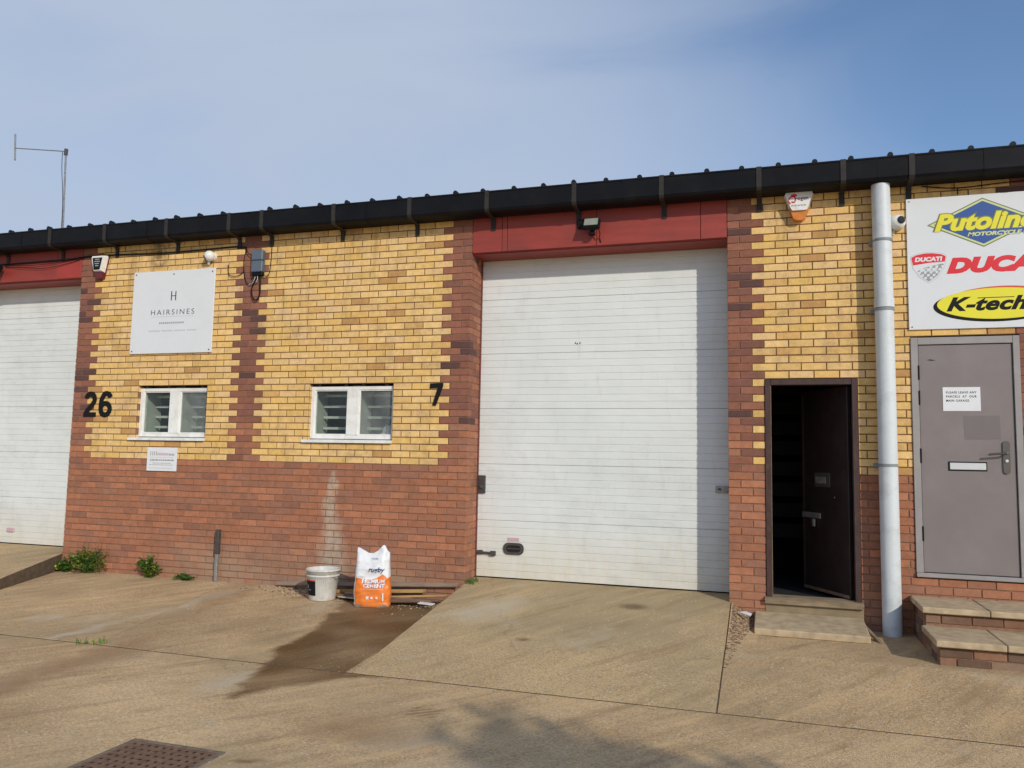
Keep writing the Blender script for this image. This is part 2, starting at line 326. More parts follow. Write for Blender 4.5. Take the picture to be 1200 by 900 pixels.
M['plankd'] = simple('old brown timber', (0.20, 0.12, 0.075), 0.8, 0.25, 9, dirt=(0.08, 0.05, 0.035), dirt_amt=0.6, dscale=6, stretch=(0.5, 3, 3))
M['plankg'] = simple('grey weathered batten', (0.28, 0.20, 0.14), 0.85, 0.25, 9, dirt=(0.14, 0.09, 0.06), dirt_amt=0.5, dscale=6, stretch=(0.5, 3, 3))
M['plankw'] = simple('white painted lath', (0.50, 0.44, 0.35), 0.7, 0.15, 9)
M['rubble'] = simple('loose rubble', (0.33, 0.24, 0.16), 0.9, 0.35, 30)
M['litter'] = simple('dead leaf litter', (0.16, 0.09, 0.05), 0.9, 0.4, 40)
M['leaf'] = simple('weed leaf green', (0.075, 0.160, 0.026), 0.55, 0.35, 25, bmp=0)
M['leafy'] = simple('weed leaf yellow green', (0.20, 0.24, 0.03), 0.55, 0.3, 25, bmp=0)
M['stem'] = simple('weed stem', (0.10, 0.13, 0.04), 0.7, 0.2, 20)
M['bark'] = simple('tree bark', (0.12, 0.09, 0.06), 0.9, 0.3, 12, bmp=0.5)
M['treeleaf'] = simple('tree leaf', (0.05, 0.09, 0.02), 0.6, 0.4, 3, bmp=0)
M['bolt'] = simple('tarnished bolt', (0.10, 0.10, 0.095), 0.5, 0.1, 12, metal=0.4)

# ------------------------------------------------------------------ mesh helpers
class MB:
    def __init__(s): s.v = []; s.f = []; s.mi = []; s.mats = []; s.t = []; s.tint = (1, 1, 1)
    def m(s, mat):
        if mat not in s.mats: s.mats.append(mat)
        return s.mats.index(mat)
    def add(s, vs, fs, mat):
        o = len(s.v); k = s.m(mat)
        s.v += [tuple(v) for v in vs]; s.t += [s.tint] * len(vs)
        for f in fs: s.f.append(tuple(i + o for i in f)); s.mi.append(k)
    def box(s, x0, x1, y0, y1, z0, z1, mat, bev=0.0, rot=None, at=None):
        b = min(bev, (x1 - x0) * .49, (y1 - y0) * .49, (z1 - z0) * .49)
        if b <= 0:
            vs = [(x, y, z) for x in (x0, x1) for y in (y0, y1) for z in (z0, z1)]
            fs = [(0, 1, 3, 2), (4, 6, 7, 5), (0, 4, 5, 1), (2, 3, 7, 6), (0, 2, 6, 4), (1, 5, 7, 3)]
        else:
            vs = []; cs = [(i, j, k) for i in (0, 1) for j in (0, 1) for k in (0, 1)]
            X = (x0, x1); Yy = (y0, y1); Zz = (z0, z1); sg = (1, -1)
            for (i, j, k) in cs:
                vs += [(X[i], Yy[j] + b * sg[j], Zz[k] + b * sg[k]), (X[i] + b * sg[i], Yy[j], Zz[k] + b * sg[k]), (X[i] + b * sg[i], Yy[j] + b * sg[j], Zz[k])]
            I = lambda i, j, k, a: ((i * 2 + j) * 2 + k) * 3 + a
            fs = [(I(0,0,0,0), I(0,0,1,0), I(0,1,1,0), I(0,1,0,0)), (I(1,0,0,0), I(1,1,0,0), I(1,1,1,0), I(1,0,1,0)),
                  (I(0,0,0,1), I(1,0,0,1), I(1,0,1,1), I(0,0,1,1)), (I(0,1,0,1), I(0,1,1,1), I(1,1,1,1), I(1,1,0,1)),
                  (I(0,0,0,2), I(0,1,0,2), I(1,1,0,2), I(1,0,0,2)), (I(0,0,1,2), I(1,0,1,2), I(1,1,1,2), I(0,1,1,2))]
            for i in (0, 1):
                for j in (0, 1): fs.append((I(i,j,0,0), I(i,j,0,1), I(i,j,1,1), I(i,j,1,0)))
                for k in (0, 1): fs.append((I(i,0,k,0), I(i,0,k,2), I(i,1,k,2), I(i,1,k,0)))
            for j in (0, 1):
                for k in (0, 1): fs.append((I(0,j,k,1), I(0,j,k,2), I(1,j,k,2), I(1,j,k,1)))
            for c in range(8): fs.append((c * 3, c * 3 + 1, c * 3 + 2))
        if rot is not None: vs = [rot @ Vector(v) for v in vs]
        if at is not None: vs = [Vector(v) + Vector(at) for v in vs]
        s.add(vs, fs, mat)
    def prism(s, prof, x0, x1, mat, axis='x', closed=True):
        """profile of (a,b) pairs swept along an axis"""
        n = len(prof); vs = []
        for e in (x0, x1):
            for a, b in prof:
                vs.append((e, a, b) if axis == 'x' else ((a, e, b) if axis == 'y' else (a, b, e)))
        fs = [(i, (i + 1) % n, n + (i + 1) % n, n + i) for i in range(n if closed else n - 1)]
        if closed: fs += [tuple(range(n)), tuple(range(2 * n - 1, n - 1, -1))]
        s.add(vs, fs, mat)
    def tube(s, pts, r, mat, seg=8, cap=True):
        pts = [Vector(p) for p in pts]; n = len(pts); rs = r if isinstance(r, (list, tuple)) else [r] * n
        vs = []; prev = None
        for i, p in enumerate(pts):
            d = (pts[min(i + 1, n - 1)] - pts[max(i - 1, 0)]).normalized()
            if prev is None: a = d.orthogonal().normalized()
            else: a = (prev - d * prev.dot(d)); a = a.normalized() if a.length > 1e-6 else d.orthogonal().normalized()
            prev = a; b = d.cross(a)
            for k in range(seg):
                t = 2 * math.pi * k / seg; vs.append(p + (a * math.cos(t) + b * math.sin(t)) * rs[i])
        fs = [(i * seg + k, i * seg + (k + 1) % seg, (i + 1) * seg + (k + 1) % seg, (i + 1) * seg + k) for i in range(n - 1) for k in range(seg)]
        if cap:
            k0 = len(vs); vs += vs[:seg] + vs[(n - 1) * seg:n * seg]
            fs += [tuple(range(k0, k0 + seg))[::-1], tuple(range(k0 + seg, k0 + 2 * seg))]
        s.add(vs, fs, mat)
    def lathe(s, prof, c, mat, seg=28, axis='z'):
        vs = []
        for r, h in prof:
            for k in range(seg):
                t = 2 * math.pi * k / seg; a, b = r * math.cos(t), r * math.sin(t)
                vs.append((c[0] + a, c[1] + b, c[2] + h) if axis == 'z' else (c[0] + a, c[1] + h, c[2] + b))
        fs = [(i * seg + k, i * seg + (k + 1) % seg, (i + 1) * seg + (k + 1) % seg, (i + 1) * seg + k) for i in range(len(prof) - 1) for k in range(seg)]
        s.add(vs, fs, mat)
    def poly(s, pts, y, th, mat):
        """flat outline in the facade plane, th thick towards the viewer"""
        n = len(pts)
        vs = [(p[0], y, p[1]) for p in pts] + [(p[0], y - th, p[1]) for p in pts]
        fs = [tuple(range(n, 2 * n))] + [(i, (i + 1) % n, n + (i + 1) % n, n + i) for i in range(n)]
        s.add(vs, fs, mat)
    def mesh(s, name, smooth=False):
        me = bpy.data.meshes.new(name); me.from_pydata(s.v, [], s.f)
        for m in s.mats: me.materials.append(m)
        me.polygons.foreach_set('material_index', s.mi)
        if smooth: me.polygons.foreach_set('use_smooth', [len(f) == 4 for f in s.f])
        me.update(); return me
    def build(s, name, parent=None, smooth=False, fix=True):
        me = s.mesh(name, smooth)
        if fix: fixn(me)
        return link(name, me, parent)

import bmesh
def fixn(me):
    bm = bmesh.new(); bm.from_mesh(me); bmesh.ops.recalc_face_normals(bm, faces=bm.faces); bm.to_mesh(me); bm.free()

def link(name, me, parent=None):
    o = bpy.data.objects.new(name, me); COL.objects.link(o)
    if parent is not None: o.parent = parent
    return o

def thing(name, label, cat, loc=(0, 0, 0), group=None):
    """an Empty at the base; parts are authored in world coordinates and moved back"""
    o = bpy.data.objects.new(name, None); COL.objects.link(o); o.location = loc; o.empty_display_size = 0.2
    o['label'] = label; o['category'] = cat
    if group: o['group'] = group
    return o
def tag(o, label, cat, group=None):
    o['label'] = label; o['category'] = cat
    if group: o['group'] = group
    return o
def structure(o): o['kind'] = 'structure'; return o
def stuff(o): o['kind'] = 'stuff'; return o

def text_obj(name, body, x0, x1, z0, z1, y, mat, parent=None, bold=0.0, shear=0.0, th=0.0006, spacing=1.0, warp=None):
    cu = bpy.data.curves.new('lettering', 'FONT'); cu.body = body; cu.offset = min(bold, 0.012); cu.bevel_depth = max(0.0, bold - 0.012); cu.bevel_resolution = 0; cu.shear = shear; cu.space_character = spacing
    cu.resolution_u = 4; cu.extrude = 0.02; cu.fill_mode = 'BOTH'
    t = bpy.data.objects.new('lettering', cu); COL.objects.link(t)
    dg = bpy.context.evaluated_depsgraph_get(); dg.update()
    me = bpy.data.meshes.new_from_object(t.evaluated_get(dg)); bpy.data.objects.remove(t); bpy.data.curves.remove(cu)
    n = len(me.vertices); co = np.empty(n * 3); me.vertices.foreach_get('co', co); co = co.reshape(-1, 3)
    mn = co.min(0); mxx = co.max(0); sc = mxx - mn; sc[sc < 1e-9] = 1
    u = (co - mn) / sc
    out = np.empty_like(co)
    out[:, 0] = x0 + u[:, 0] * (x1 - x0); out[:, 2] = z0 + u[:, 1] * (z1 - z0); out[:, 1] = y - u[:, 2] * th
    if warp is not None:
        for i in range(n): out[i] = warp(out[i])
    me.vertices.foreach_set('co', out.ravel()); me.materials.clear(); me.materials.append(mat)
    me.polygons.foreach_set('material_index', [0] * len(me.polygons)); me.polygons.foreach_set('use_smooth', [False] * len(me.polygons)); me.update(); me.name = name
    return link(name, me, parent)

def split_loose(o, name):
    bm = bmesh.new(); bm.from_mesh(o.data); bm.verts.ensure_lookup_table(); seen = set(); groups = []
    for v in bm.verts:
        if v.index in seen: continue
        st = [v]; g = []; seen.add(v.index)
        while st:
            a = st.pop(); g.append(a)
            for e in a.link_edges:
                b = e.other_vert(a)
                if b.index not in seen: seen.add(b.index); st.append(b)
        groups.append(g)
    for g in groups:
        ix = {v.index: i for i, v in enumerate(g)}; fs = [[ix[v.index] for v in f.verts] for f in bm.faces if f.verts[0].index in ix]
        if not fs: continue
        me = bpy.data.meshes.new(name); me.from_pydata([v.co[:] for v in g], [], fs); me.materials.append(o.data.materials[0]); me.update(); link(name, me, o.parent)
    bm.free(); bpy.data.objects.remove(o)
def sag(a, b, d, n=10, dy=0.0):
    a = Vector(a); b = Vector(b); r = []
    for i in range(n + 1):
        t = i / n; p = a.lerp(b, t); p.z -= d * 4 * t * (1 - t); p.y -= dy * 4 * t * (1 - t); r.append(p)
    return r
def spline(P, n=6):
    P = [Vector(p) for p in P]; Q = [P[0]] + P + [P[-1]]; out = []
    for i in range(1, len(Q) - 2):
        for k in range(n):
            t = k / n; a, b, c, d = Q[i - 1], Q[i], Q[i + 1], Q[i + 2]
            out.append(0.5 * ((2 * b) + (-a + c) * t + (2 * a - 5 * b + 4 * c - d) * t * t + (-a + 3 * b - 3 * c + d) * t ** 3))
    out.append(P[-1]); return out

# ------------------------------------------------------------------ ground
GZ = -1.55                      # yard level
JY = -2.5                       # expansion joint between yard and the slabs by the wall
def inpoly(x, y, P):
    c = False; n = len(P); j = n - 1
    for i in range(n):
        xi, yi = P[i]; xj, yj = P[j]
        if (yi > y) != (yj > y) and x < (xj - xi) * (y - yi) / (yj - yi) + xi: c = not c
        j = i
    return c
WET = [(-4.02, -0.25), (-3.80, -0.75), (-3.62, -1.30), (-3.55, -1.75), (-3.50, -2.10), (-3.42, -2.50), (-3.24, -2.95), (-3.12, -3.33), (-2.90, -3.10),
       (-2.72, -2.86), (-2.60, -2.62), (-2.36, -2.60), (-2.30, -2.49), (-2.62, -2.45), (-2.60, -0.1), (-3.2, 0.1)]
def stain_at(x, y):
    q = noise.noise(Vector((x * 3.1, y * 3.1, 0.3))) * 0.12 + noise.noise(Vector((x * 9, y * 9, 4.1))) * 0.05
    q2 = noise.noise(Vector((x * 3.7, y * 3.3, 7.3))) * 0.12 + noise.noise(Vector((x * 8, y * 9, 9.1))) * 0.05
    wet = sum(inpoly(x + q + a_, y + q2 + b_, WET) for a_, b_ in ((0, 0), (.03, .0), (-.03, .0), (0, .05), (0, -.05))) / 5.0
    if y > JY and x > -2.69: wet = 0.0
    if wet: wet *= 0.84 + 0.5 * noise.noise(Vector((x * 2.2, y * 2.2, 2)))
    f = noise.fractal(Vector((x * 1.3, y * 1.3, 5.5)), 0.7, 2.1, 6)
    pale = 0.0; rust = 0.0; dark = 0.0
    # cement smear on the ramp
    px = (x + 2.15) * 0.75 + (y + 0.72) * -0.62; py = (x + 2.15) * 0.62 + (y + 0.72) * 0.78
    pale = max(pale, 1.25 - math.hypot(px / 0.28 + q * 2, py / 0.62 + q2 * 2) * 1.1 + f * 0.5)
    pale = max(pale, 0.8 - math.hypot((x + 3.35 + q) / 0.18, (y + 2.95 + q2) / 0.5) + f * 0.5)
    pale = max(pale, 0.75 - abs((x + 5.35 + (y + 1.2) * -0.16 + q * 1.1)) / 0.16 + f * 0.8 if -2.5 < y < 0 else 0)
    pale = max(pale, f * 1.1 - 0.55)
    rust = max(rust, 0.95 - math.hypot((x + 2.05 + q) / 0.55, (y + 3.65 + q2) / 0.28) + f * 0.5)
    rust = max(rust, 0.8 - abs((x + 5.0 + (y + 1.2) * 0.16) + q) / 0.35 + f * 0.7)
    # dark round oil drop, oval cover mark, and a scuff
    dark = max(dark, 1.6 - 1.6 * math.hypot((x + 0.85) / 0.17, (y + 0.37) / 0.12))
    dark = max(dark, 1.5 - 1.6 * math.hypot((x + 1.58 + q * .5) / 0.10, (y + 1.48) / 0.06))
    dark = max(dark, 1.5 - 1.5 * math.hypot((x + 2.26 + q * .5) / 0.13, (y + 4.28 + (x + 2.26) * -.3) / 0.035))
    if -1.84 < x < -1.66 and -3.27 < y < -3.08: dark = max(dark, 0.8 if math.sin((x * 0.9 + y) * 95) > 0.1 else 0)
    cl = lambda v: min(1, max(0, v))
    return (max(cl(wet), cl(dark) * .8), cl(pale) * (1 - cl(wet)), cl(rust))

def relief(x, y):
    return 0.004 * noise.noise(Vector((x * 0.9, y * 0.9, 1))) + 0.0018 * noise.noise(Vector((x * 6, y * 6, 3)))

def sheet(name, xs, ys, zf, mat, hole=None, skirt=0.25, xf=None, side=None):
    nx, ny = len(xs), len(ys); vs = []; st = []
    for j, y in enumerate(ys):
        for i, x in enumerate(xs):
            X = xf(x, y) if xf else x
            vs.append((X, y, zf(X, y)))
            if -9.8 < X < 3.4 and -6 < y < 0.4: st.append(stain_at(X, y) + (1,))
            else: st.append((0, 0, 0, 1))
    fs = []
    for j in range(ny - 1):
        for i in range(nx - 1):
            if hole and hole[0] < (xs[i] + xs[i + 1]) / 2 < hole[1] and hole[2] < (ys[j] + ys[j + 1]) / 2 < hole[3]: continue
            a = j * nx + i; fs.append((a, a + 1, a + nx + 1, a + nx))
    if skirt:
        ring = [j for j in range(nx)] + [j * nx + nx - 1 for j in range(1, ny)] + [(ny - 1) * nx + i for i in range(nx - 2, -1, -1)] + [j * nx for j in range(ny - 2, 0, -1)]
        o = len(vs)
        for k in ring: v = vs[k]; vs.append((v[0], v[1], v[2] - skirt)); st.append(st[k])
        n = len(ring)
        for k in range(n): fs.append((ring[(k + 1) % n], ring[k], o + k, o + (k + 1) % n))
    me = bpy.data.meshes.new(name); me.from_pydata(vs, [], fs); me.materials.append(mat)
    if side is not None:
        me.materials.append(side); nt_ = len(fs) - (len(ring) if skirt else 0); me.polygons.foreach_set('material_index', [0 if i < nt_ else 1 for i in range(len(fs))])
    at = me.color_attributes.new('stain', 'FLOAT_COLOR', 'POINT'); at.data.foreach_set('color', [c for s_ in st for c in s_])
    me.update()
    return structure(link(name, me))
def steps_(a, b, d):
    n = max(1, int(round((b - a) / d))); return [a + (b - a) * i / n for i in range(n + 1)]
HX0, HX1, HY0, HY1 = -3.085, -2.465, -4.83, -4.215      # drain cover opening
xs = [-400, -120, -40, -18, -12] + steps_(-9.5, HX0, 0.05) + steps_(HX0, HX1, 0.04)[1:] + steps_(HX1, 3.2, 0.04)[1:] + [5, 9, 20, 60, 150, 400]
ys = [-400, -150, -60, -25, -12, -8, -6.5] + steps_(-5.2, HY0, 0.04) + steps_(HY0, HY1, 0.04)[1:] + steps_(HY1, JY - 0.016, 0.035)[1:]
sheet('ground', xs, ys, lambda x, y: GZ + relief(x, y) * (1 if abs(x) < 12 and y > -8 else 0), M['yard'], hole=(HX0, HX1, HY0, HY1), skirt=0)
sheet('joint_filler', steps_(-9.6, 6.4, 0.1), [JY - 0.03, JY + 0.032], lambda x, y: GZ - 0.003 + relief(x, y), M['filler'], skirt=0)
# the ground under and beyond the slabs, a hand lower
far = MB(); far.box(-400, 400, JY - 0.10, 400, GZ - 0.32, GZ - 0.30, M['pit']); o_ = structure(far.build('subsoil'))

ramp_z = lambda x, y: -1.232 + (0.318 * (y / 2.5) if y < 0 else 0.025 * (y / 0.34)) + relief(x, y) * 0.7
left_z = lambda x, y: -1.40 + 0.15 * (y / 2.5) + relief(x, y) * 2 - (0.05 * max(0, 1 - abs(y + 0.12) / 0.35) * max(0, min(1, (x + 4.9) / 0.8)) if x < -2.6 else 0)
def right_z(x, y):
    z = -1.405 if y > -1.3 else -1.405 - 0.145 * ((-1.3 - y) / 1.2)
    k = max(0, 1 - (x - 0.03) / 0.24) * max(0, min(1, 1 + y / 1.2))          # debris banked up beside the ramp
    return z + 0.17 * k + relief(x, y)
def split_x(a0, a1, b0, b1):      # edge runs from x=a at the wall to x=b at the joint
    return a0, a1, b0, b1
def mk_xf(l0, l1, r0, r1):
    # u in 0..1 across, left edge l0 (y=0) -> l1 (y=JY), right edge r0 -> r1
    def xf(u, y):
        t = max(0.0, min(1.0, y / JY)); L = l0 + (l1 - l0) * t; Rr = r0 + (r1 - r0) * t
        return L + (Rr - L) * u
    return xf
U = lambda n: [i / n for i in range(n + 1)]
YB = steps_(JY + 0.016, 0.0, 0.035)
sheet('driveway_ramp', U(70), YB + [0.12, 0.25, 0.36], ramp_z, M['ramp'], xf=mk_xf(-2.695, -2.635, 0.012, 0.03))
sheet('concrete_apron', U(75), YB + [0.03], left_z, M['apron'], xf=mk_xf(-5.62, -5.06, -2.703, -2.645))
sheet('concrete_apron', U(60), YB + [0.03], left_z, M['yard'], xf=mk_xf(-8.09, -7.36, -5.63, -5.07))
sheet('driveway_ramp', U(30), steps_(JY + 0.006, 0, 0.1) + [0.2, 0.36], lambda x, y: ramp_z(x, y) + (0.03 if y > -1 else 0.03 * (y - JY) / 1.5), M['ramp'], xf=mk_xf(-10.8, -10.8, -8.10, -7.37), side=M['filler'])  # side faces take the dark colour of the joint filler
sheet('joint_filler', U(1), YB, lambda x, y: right_z(max(x, .03), y) - .014 if y < -9 else right_z(max(x, .03), y) - .003 if y < -1.6 else right_z(max(x, .03), y) - .003, M['filler'], xf=mk_xf(-0.02, 0.0, 0.06, 0.075), skirt=0)
sheet('pavement', U(110), YB + [0.03], right_z, M['apron'], xf=mk_xf(0.022, 0.042, 6.5, 6.5))
sheet('concrete_apron', U(6), steps_(JY + 0.006, 0, 0.5) + [0.03], left_z, M['yard'], xf=mk_xf(-13, -13, -10.81, -10.81))

# ------------------------------------------------------------------ brickwork
C = 0.075; B = 0.225; J = 0.010
def ycol():
    r = random.random(); k = random.uniform(0.93, 1.07)
    t = random.random(); a, b = (0.75, 0.475, 0.160), (0.775, 0.520, 0.235)
    c = tuple(p * (1 - t) + q * t for p, q in zip(a, b))
    if r > 0.86: c = (0.71, 0.42, 0.145)
    if r > 0.95: c = (0.56, 0.31, 0.12)
    return (c[0] * k, c[1] * k, c[2] * k * random.uniform(.9, 1.15), 1)
def rcol(quoin=False):
    r = random.random(); k = random.uniform(0.84, 1.12)
    if quoin:
        if r < 0.66: c = (0.300, 0.122, 0.078)
        elif r < 0.88: c = (0.225, 0.095, 0.070)
        else: c = (0.120, 0.060, 0.054)
    else:
        if r < 0.42: c = (0.415, 0.170, 0.092)
        elif r < 0.80: c = (0.370, 0.160, 0.094)
        elif r < 0.97: c = (0.31, 0.142, 0.090)
        else: c = (0.15, 0.078, 0.062)
    return (c[0] * k, c[1] * k, c[2] * k, 1)
PAL = {'y': [ycol() for _ in range(26)], 'r': [rcol() for _ in range(26)], 'q': [rcol(True) for _ in range(22)]}
def brick_geo(wd, dp, ht):
    mb = MB(); c = 0.0025; x0, x1, z0, z1 = 0, wd, 0, ht
    vs = [(x0 + c, 0, z0 + c), (x1 - c, 0, z0 + c), (x1 - c, 0, z1 - c), (x0 + c, 0, z1 - c),
          (x0, c, z0), (x1, c, z0), (x1, c, z1), (x0, c, z1), (x0, dp, z0), (x1, dp, z0), (x1, dp, z1), (x0, dp, z1)]
    fs = [(0, 1, 2, 3)] + [(4 + i, 4 + (i + 1) % 4, (i + 1) % 4, i) for i in range(4)] + [(8 + i, 8 + (i + 1) % 4, 4 + (i + 1) % 4, 4 + i) for i in range(4)]
    return vs, fs
MESHC = {}
def brick_mesh(wd, dp, ht, pal, k):
    key = (round(wd, 3), round(dp, 3), round(ht, 3), pal, k)
    if key not in MESHC:
        vs, fs = brick_geo(wd, dp, ht)
        me = bpy.data.meshes.new('brick'); me.from_pydata(vs, [], fs); me.materials.append(M['brick'])
        a = me.color_attributes.new('tint', 'FLOAT_COLOR', 'POINT'); a.data.foreach_set('color', list(PAL[pal][k]) * len(vs))
        me.update(); MESHC[key] = me
    return MESHC[key]
class Bricks:
    """collects bricks; the 300 that show largest become objects, the rest one joined part"""
    def __init__(s): s.L = []
    def add(s, x, z, wd, ht, dp, pal, y=0.0, rz=0.0):
        s.L.append((x, y, z, wd, ht, dp, pal, random.randrange(len(PAL[pal])), rz))
    def area(s, b):
        x, y, z, wd, ht, dp, pal, k, rz = b
        e = Vector((math.cos(rz), math.sin(rz), 0)) * wd; p = Vector((x, y, z))
        q = [in_view(a) for a in (p, p + e, p + e + Vector((0, 0, ht)), p + Vector((0, 0, ht)))]
        if any(a is None for a in q): return 0
        cx = sum(a[0] for a in q) / 4; cy = sum(a[1] for a in q) / 4
        if not (-8 < cx < 1208 and 0 < cy < 900) or z > 2.60: return 0
        return abs(sum(q[i][0] * q[(i + 1) % 4][1] - q[(i + 1) % 4][0] * q[i][1] for i in range(4))) / 2
    def build(s, parent, rest='brickwork', cut=0):
        S = sorted(s.L, key=lambda b: -s.area(b)); top = [b for b in S[:300] if s.area(b) > max(8, cut)]; rest_ = S[len(top):]
        for (x, y, z, wd, ht, dp, pal, k, rz) in top:
            o = link('brick', brick_mesh(wd, dp, ht, pal, k), parent); o.location = (x, y - random.uniform(0, .003), z + random.uniform(-.0012, .0012)); o.rotation_euler = (0, random.uniform(-.004, .004), rz)
        if rest_:
            V = []; Fc = []; T = []
            for (x, y, z, wd, ht, dp, pal, k, rz) in rest_:
                vs, fs = brick_geo(wd, dp, ht); n = len(V); c_, s_ = math.cos(rz), math.sin(rz); oy = random.uniform(0, .0022)
                V += [(x + a * c_ - b_ * s_, y - oy + a * s_ + b_ * c_, z + c) for a, b_, c in vs]; Fc += [tuple(i + n for i in f) for f in fs]; T += list(PAL[pal][k]) * len(vs)
            me = bpy.data.meshes.new(rest); me.from_pydata(V, [], Fc); me.materials.append(M['brick'])
            a = me.color_attributes.new('tint', 'FLOAT_COLOR', 'POINT'); a.data.foreach_set('color', T); me.update()
            stuff(link(rest, me, parent))

UNITS = {}
def unit(key, label, loc):
    u = thing('industrial_unit', label, 'industrial unit', (0, 0, 0), 'terrace of brick industrial units'); UNITS[key] = u
    return u
unit('L', 'left industrial unit of yellow and red brick with the number 26 beside its shutter door', 0)
unit('M', 'middle industrial unit with the closed white sectional door and open dark side door', 0)
unit('R', 'right industrial unit behind the big sponsor sign with the grey steel door and steps', 0)
def which(x): return 'K' if x < -10 else ('L' if x < -5.5125 else ('M' if x < -1 else ('N' if x < 1.35 else 'R')))
UOF = {'K': 'L', 'L': 'L', 'M': 'M', 'N': 'M', 'R': 'R'}
BR = {k: Bricks() for k in 'KLMNR'}
WALL = {}
OPEN = {'win1': (-7.085, -6.062, 0.225, 0.9), 'win2': (-4.662, -3.595, 0.225, 0.9), 'door1': (0.338, 1.170, -1.60, 0.9), 'door2': (1.620, 2.500, -0.9, 1.275)}
def course(panel_x0, panel_w, n, mirror=True):
    z = n * C; us = []
    if n % 2: 
        u = 0.0
        while u < panel_w - 1e-6: us.append((u, min(u + B, panel_w))); u += B
    else:
        us.append((0, B / 2)); u = B / 2
        while u < panel_w - 1e-6: us.append((u, min(u + B, panel_w))); u += B
    for a, b in us:
        m = (a + b) / 2
        if n < 0: pal = 'r'
        elif n % 2: pal = 'y' if (0.225 < m < 2.475 or 2.70 < m < 5.175) else 'q'
        else: pal = 'y' if (0.3375 < m < 2.3625 or 2.8125 < m < 5.0625) else 'q'
        if panel_w < 2: pal = 'q' if n >= 0 else 'r'
        if pal == 'q' and n < 6 and random.random() < 0.7: pal = 'r'
        x0, x1 = panel_x0 + a, panel_x0 + b; segs = [(x0, x1)]
        for (ox0, ox1, oz0, oz1) in OPEN.values():
            if z + C * .5 > oz0 and z + C * .5 < oz1:
                ns = []
                for s0, s1 in segs:
                    if s1 <= ox0 or s0 >= ox1: ns.append((s0, s1)); continue
                    if s0 < ox0 - .02: ns.append((s0, ox0 + J / 2))
                    if s1 > ox1 + .02: ns.append((ox1 - J / 2, s1))
                segs = ns
        for s0, s1 in segs:
            if s1 - s0 < 0.03: continue
            dp = 0.1025
            corner = (abs(a) < 1e-6 or abs(b - panel_w) < 1e-6)
            if corner: dp = 0.1025 if n % 2 else 0.215
            # bricks reach right to the arris at a corner
            e0 = 0 if abs(s0 - panel_x0) < 1e-6 else J / 2; e1 = 0 if abs(s1 - panel_x0 - panel_w) < 1e-6 else J / 2
            k = which((s0 + s1) / 2)
            BR[k].add(s0 + e0, z + J / 2, s1 - s0 - e0 - e1, C - J, dp, pal)
            if pal == 'y': YM[k].add([(s0, 0.004, z), (s1, 0.004, z), (s1, 0.004, z + C), (s0, 0.004, z + C)], [(0, 1, 2, 3)], M['mortar_y'])
YM = {k: MB() for k in 'KLMNR'}
TOPN = 36
for n in range(-21, TOPN):
    course(-8.1, 5.4, n); course(0.0, 5.4, n); course(-11.7, 0.9, n)
    # returns of the garage recesses (visible on the left jamb of each door)
    z = n * C + J / 2
    for X in (-2.7, -10.8):
        k = 'M' if X > -5 else 'K'
        y = 0.1125 if n % 2 else 0.225
        first = [(y, y + B), ] if n % 2 else [(y, y + B / 2)]
        for a, b in first:
            BR[k].add(X, z, min(b, 0.3375) - a - J, C - J, 0.1, ('r' if random.random() < .6 else 'q') if n > 4 else 'r', y=a + 0.0, rz=R(90))
# cores
def core(k, x0, x1, opens, zt=2.70, zb=-1.75):
    mb = YM[k]; e = 0.005
    xs_ = sorted(set([x0, x1] + [v for o in opens for v in o[:2]]))
    for a, b in zip(xs_, xs_[1:]):
        o = [q for q in opens if q[0] <= a + 1e-6 and q[1] >= b - 1e-6]
        aa, bb = a, b
        if not o:
            if any(abs(q[1] - a) < 1e-6 for q in opens): aa = a + e
            if any(abs(q[0] - b) < 1e-6 for q in opens): bb = b - e
        def bx(p, q, r, s): mb.box(p, q, 0.006, 0.335, r, s, M['mortar_r'])
        if o:
            if o[0][2] > zb: bx(a - e, b + e, zb, o[0][2] - e)
            bx(a - e, b + e, o[0][3] + e, zt)
        else: bx(aa, bb, zb, zt)
core('L', -8.095, -5.5125, [OPEN['win1']]); core('M', -5.5125, -2.705, [OPEN['win2']])
core('N', 0.005, 1.35, [(OPEN['door1'][0], OPEN['door1'][1], -1.80, 0.9)]); core('R', 1.35, 5.395, [OPEN['door2']]); core('K', -11.695, -10.805, [])
# shell of the building behind: party walls, back wall
BW = {k: MB() for k in 'LMR'}
BW['L'].box(-11.69, -11.45, 0.335, 12, -1.75, 2.9, M['mortar_r']); BW['R'].box(5.15, 5.39, 0.335, 12, -1.75, 2.9, M['mortar_r'])
BW['L'].box(-11.45, -5.52, 11.8, 12, -1.75, 2.9, M['mortar_r'])
BW['M'].box(-5.51, 1.34, 11.8, 12, -1.75, 2.9, M['mortar_r'])
BW['R'].box(1.36, 5.15, 11.8, 12, -1.75, 2.9, M['mortar_r'])
for k in 'LMR':
    BW[k].build('rear_wall', UNITS[k]); ks = [q for q in UOF if UOF[q] == k]
    allb = sorted([(BR[q].area(b), q, b) for q in ks for b in BR[q].L], key=lambda t_: -t_[0]); cut = allb[min(300, len(allb)) - 1][0]
    for q in ks: WALL[q] = YM[q].build('wall', UNITS[k]); BR[q].build(WALL[q], cut=cut)

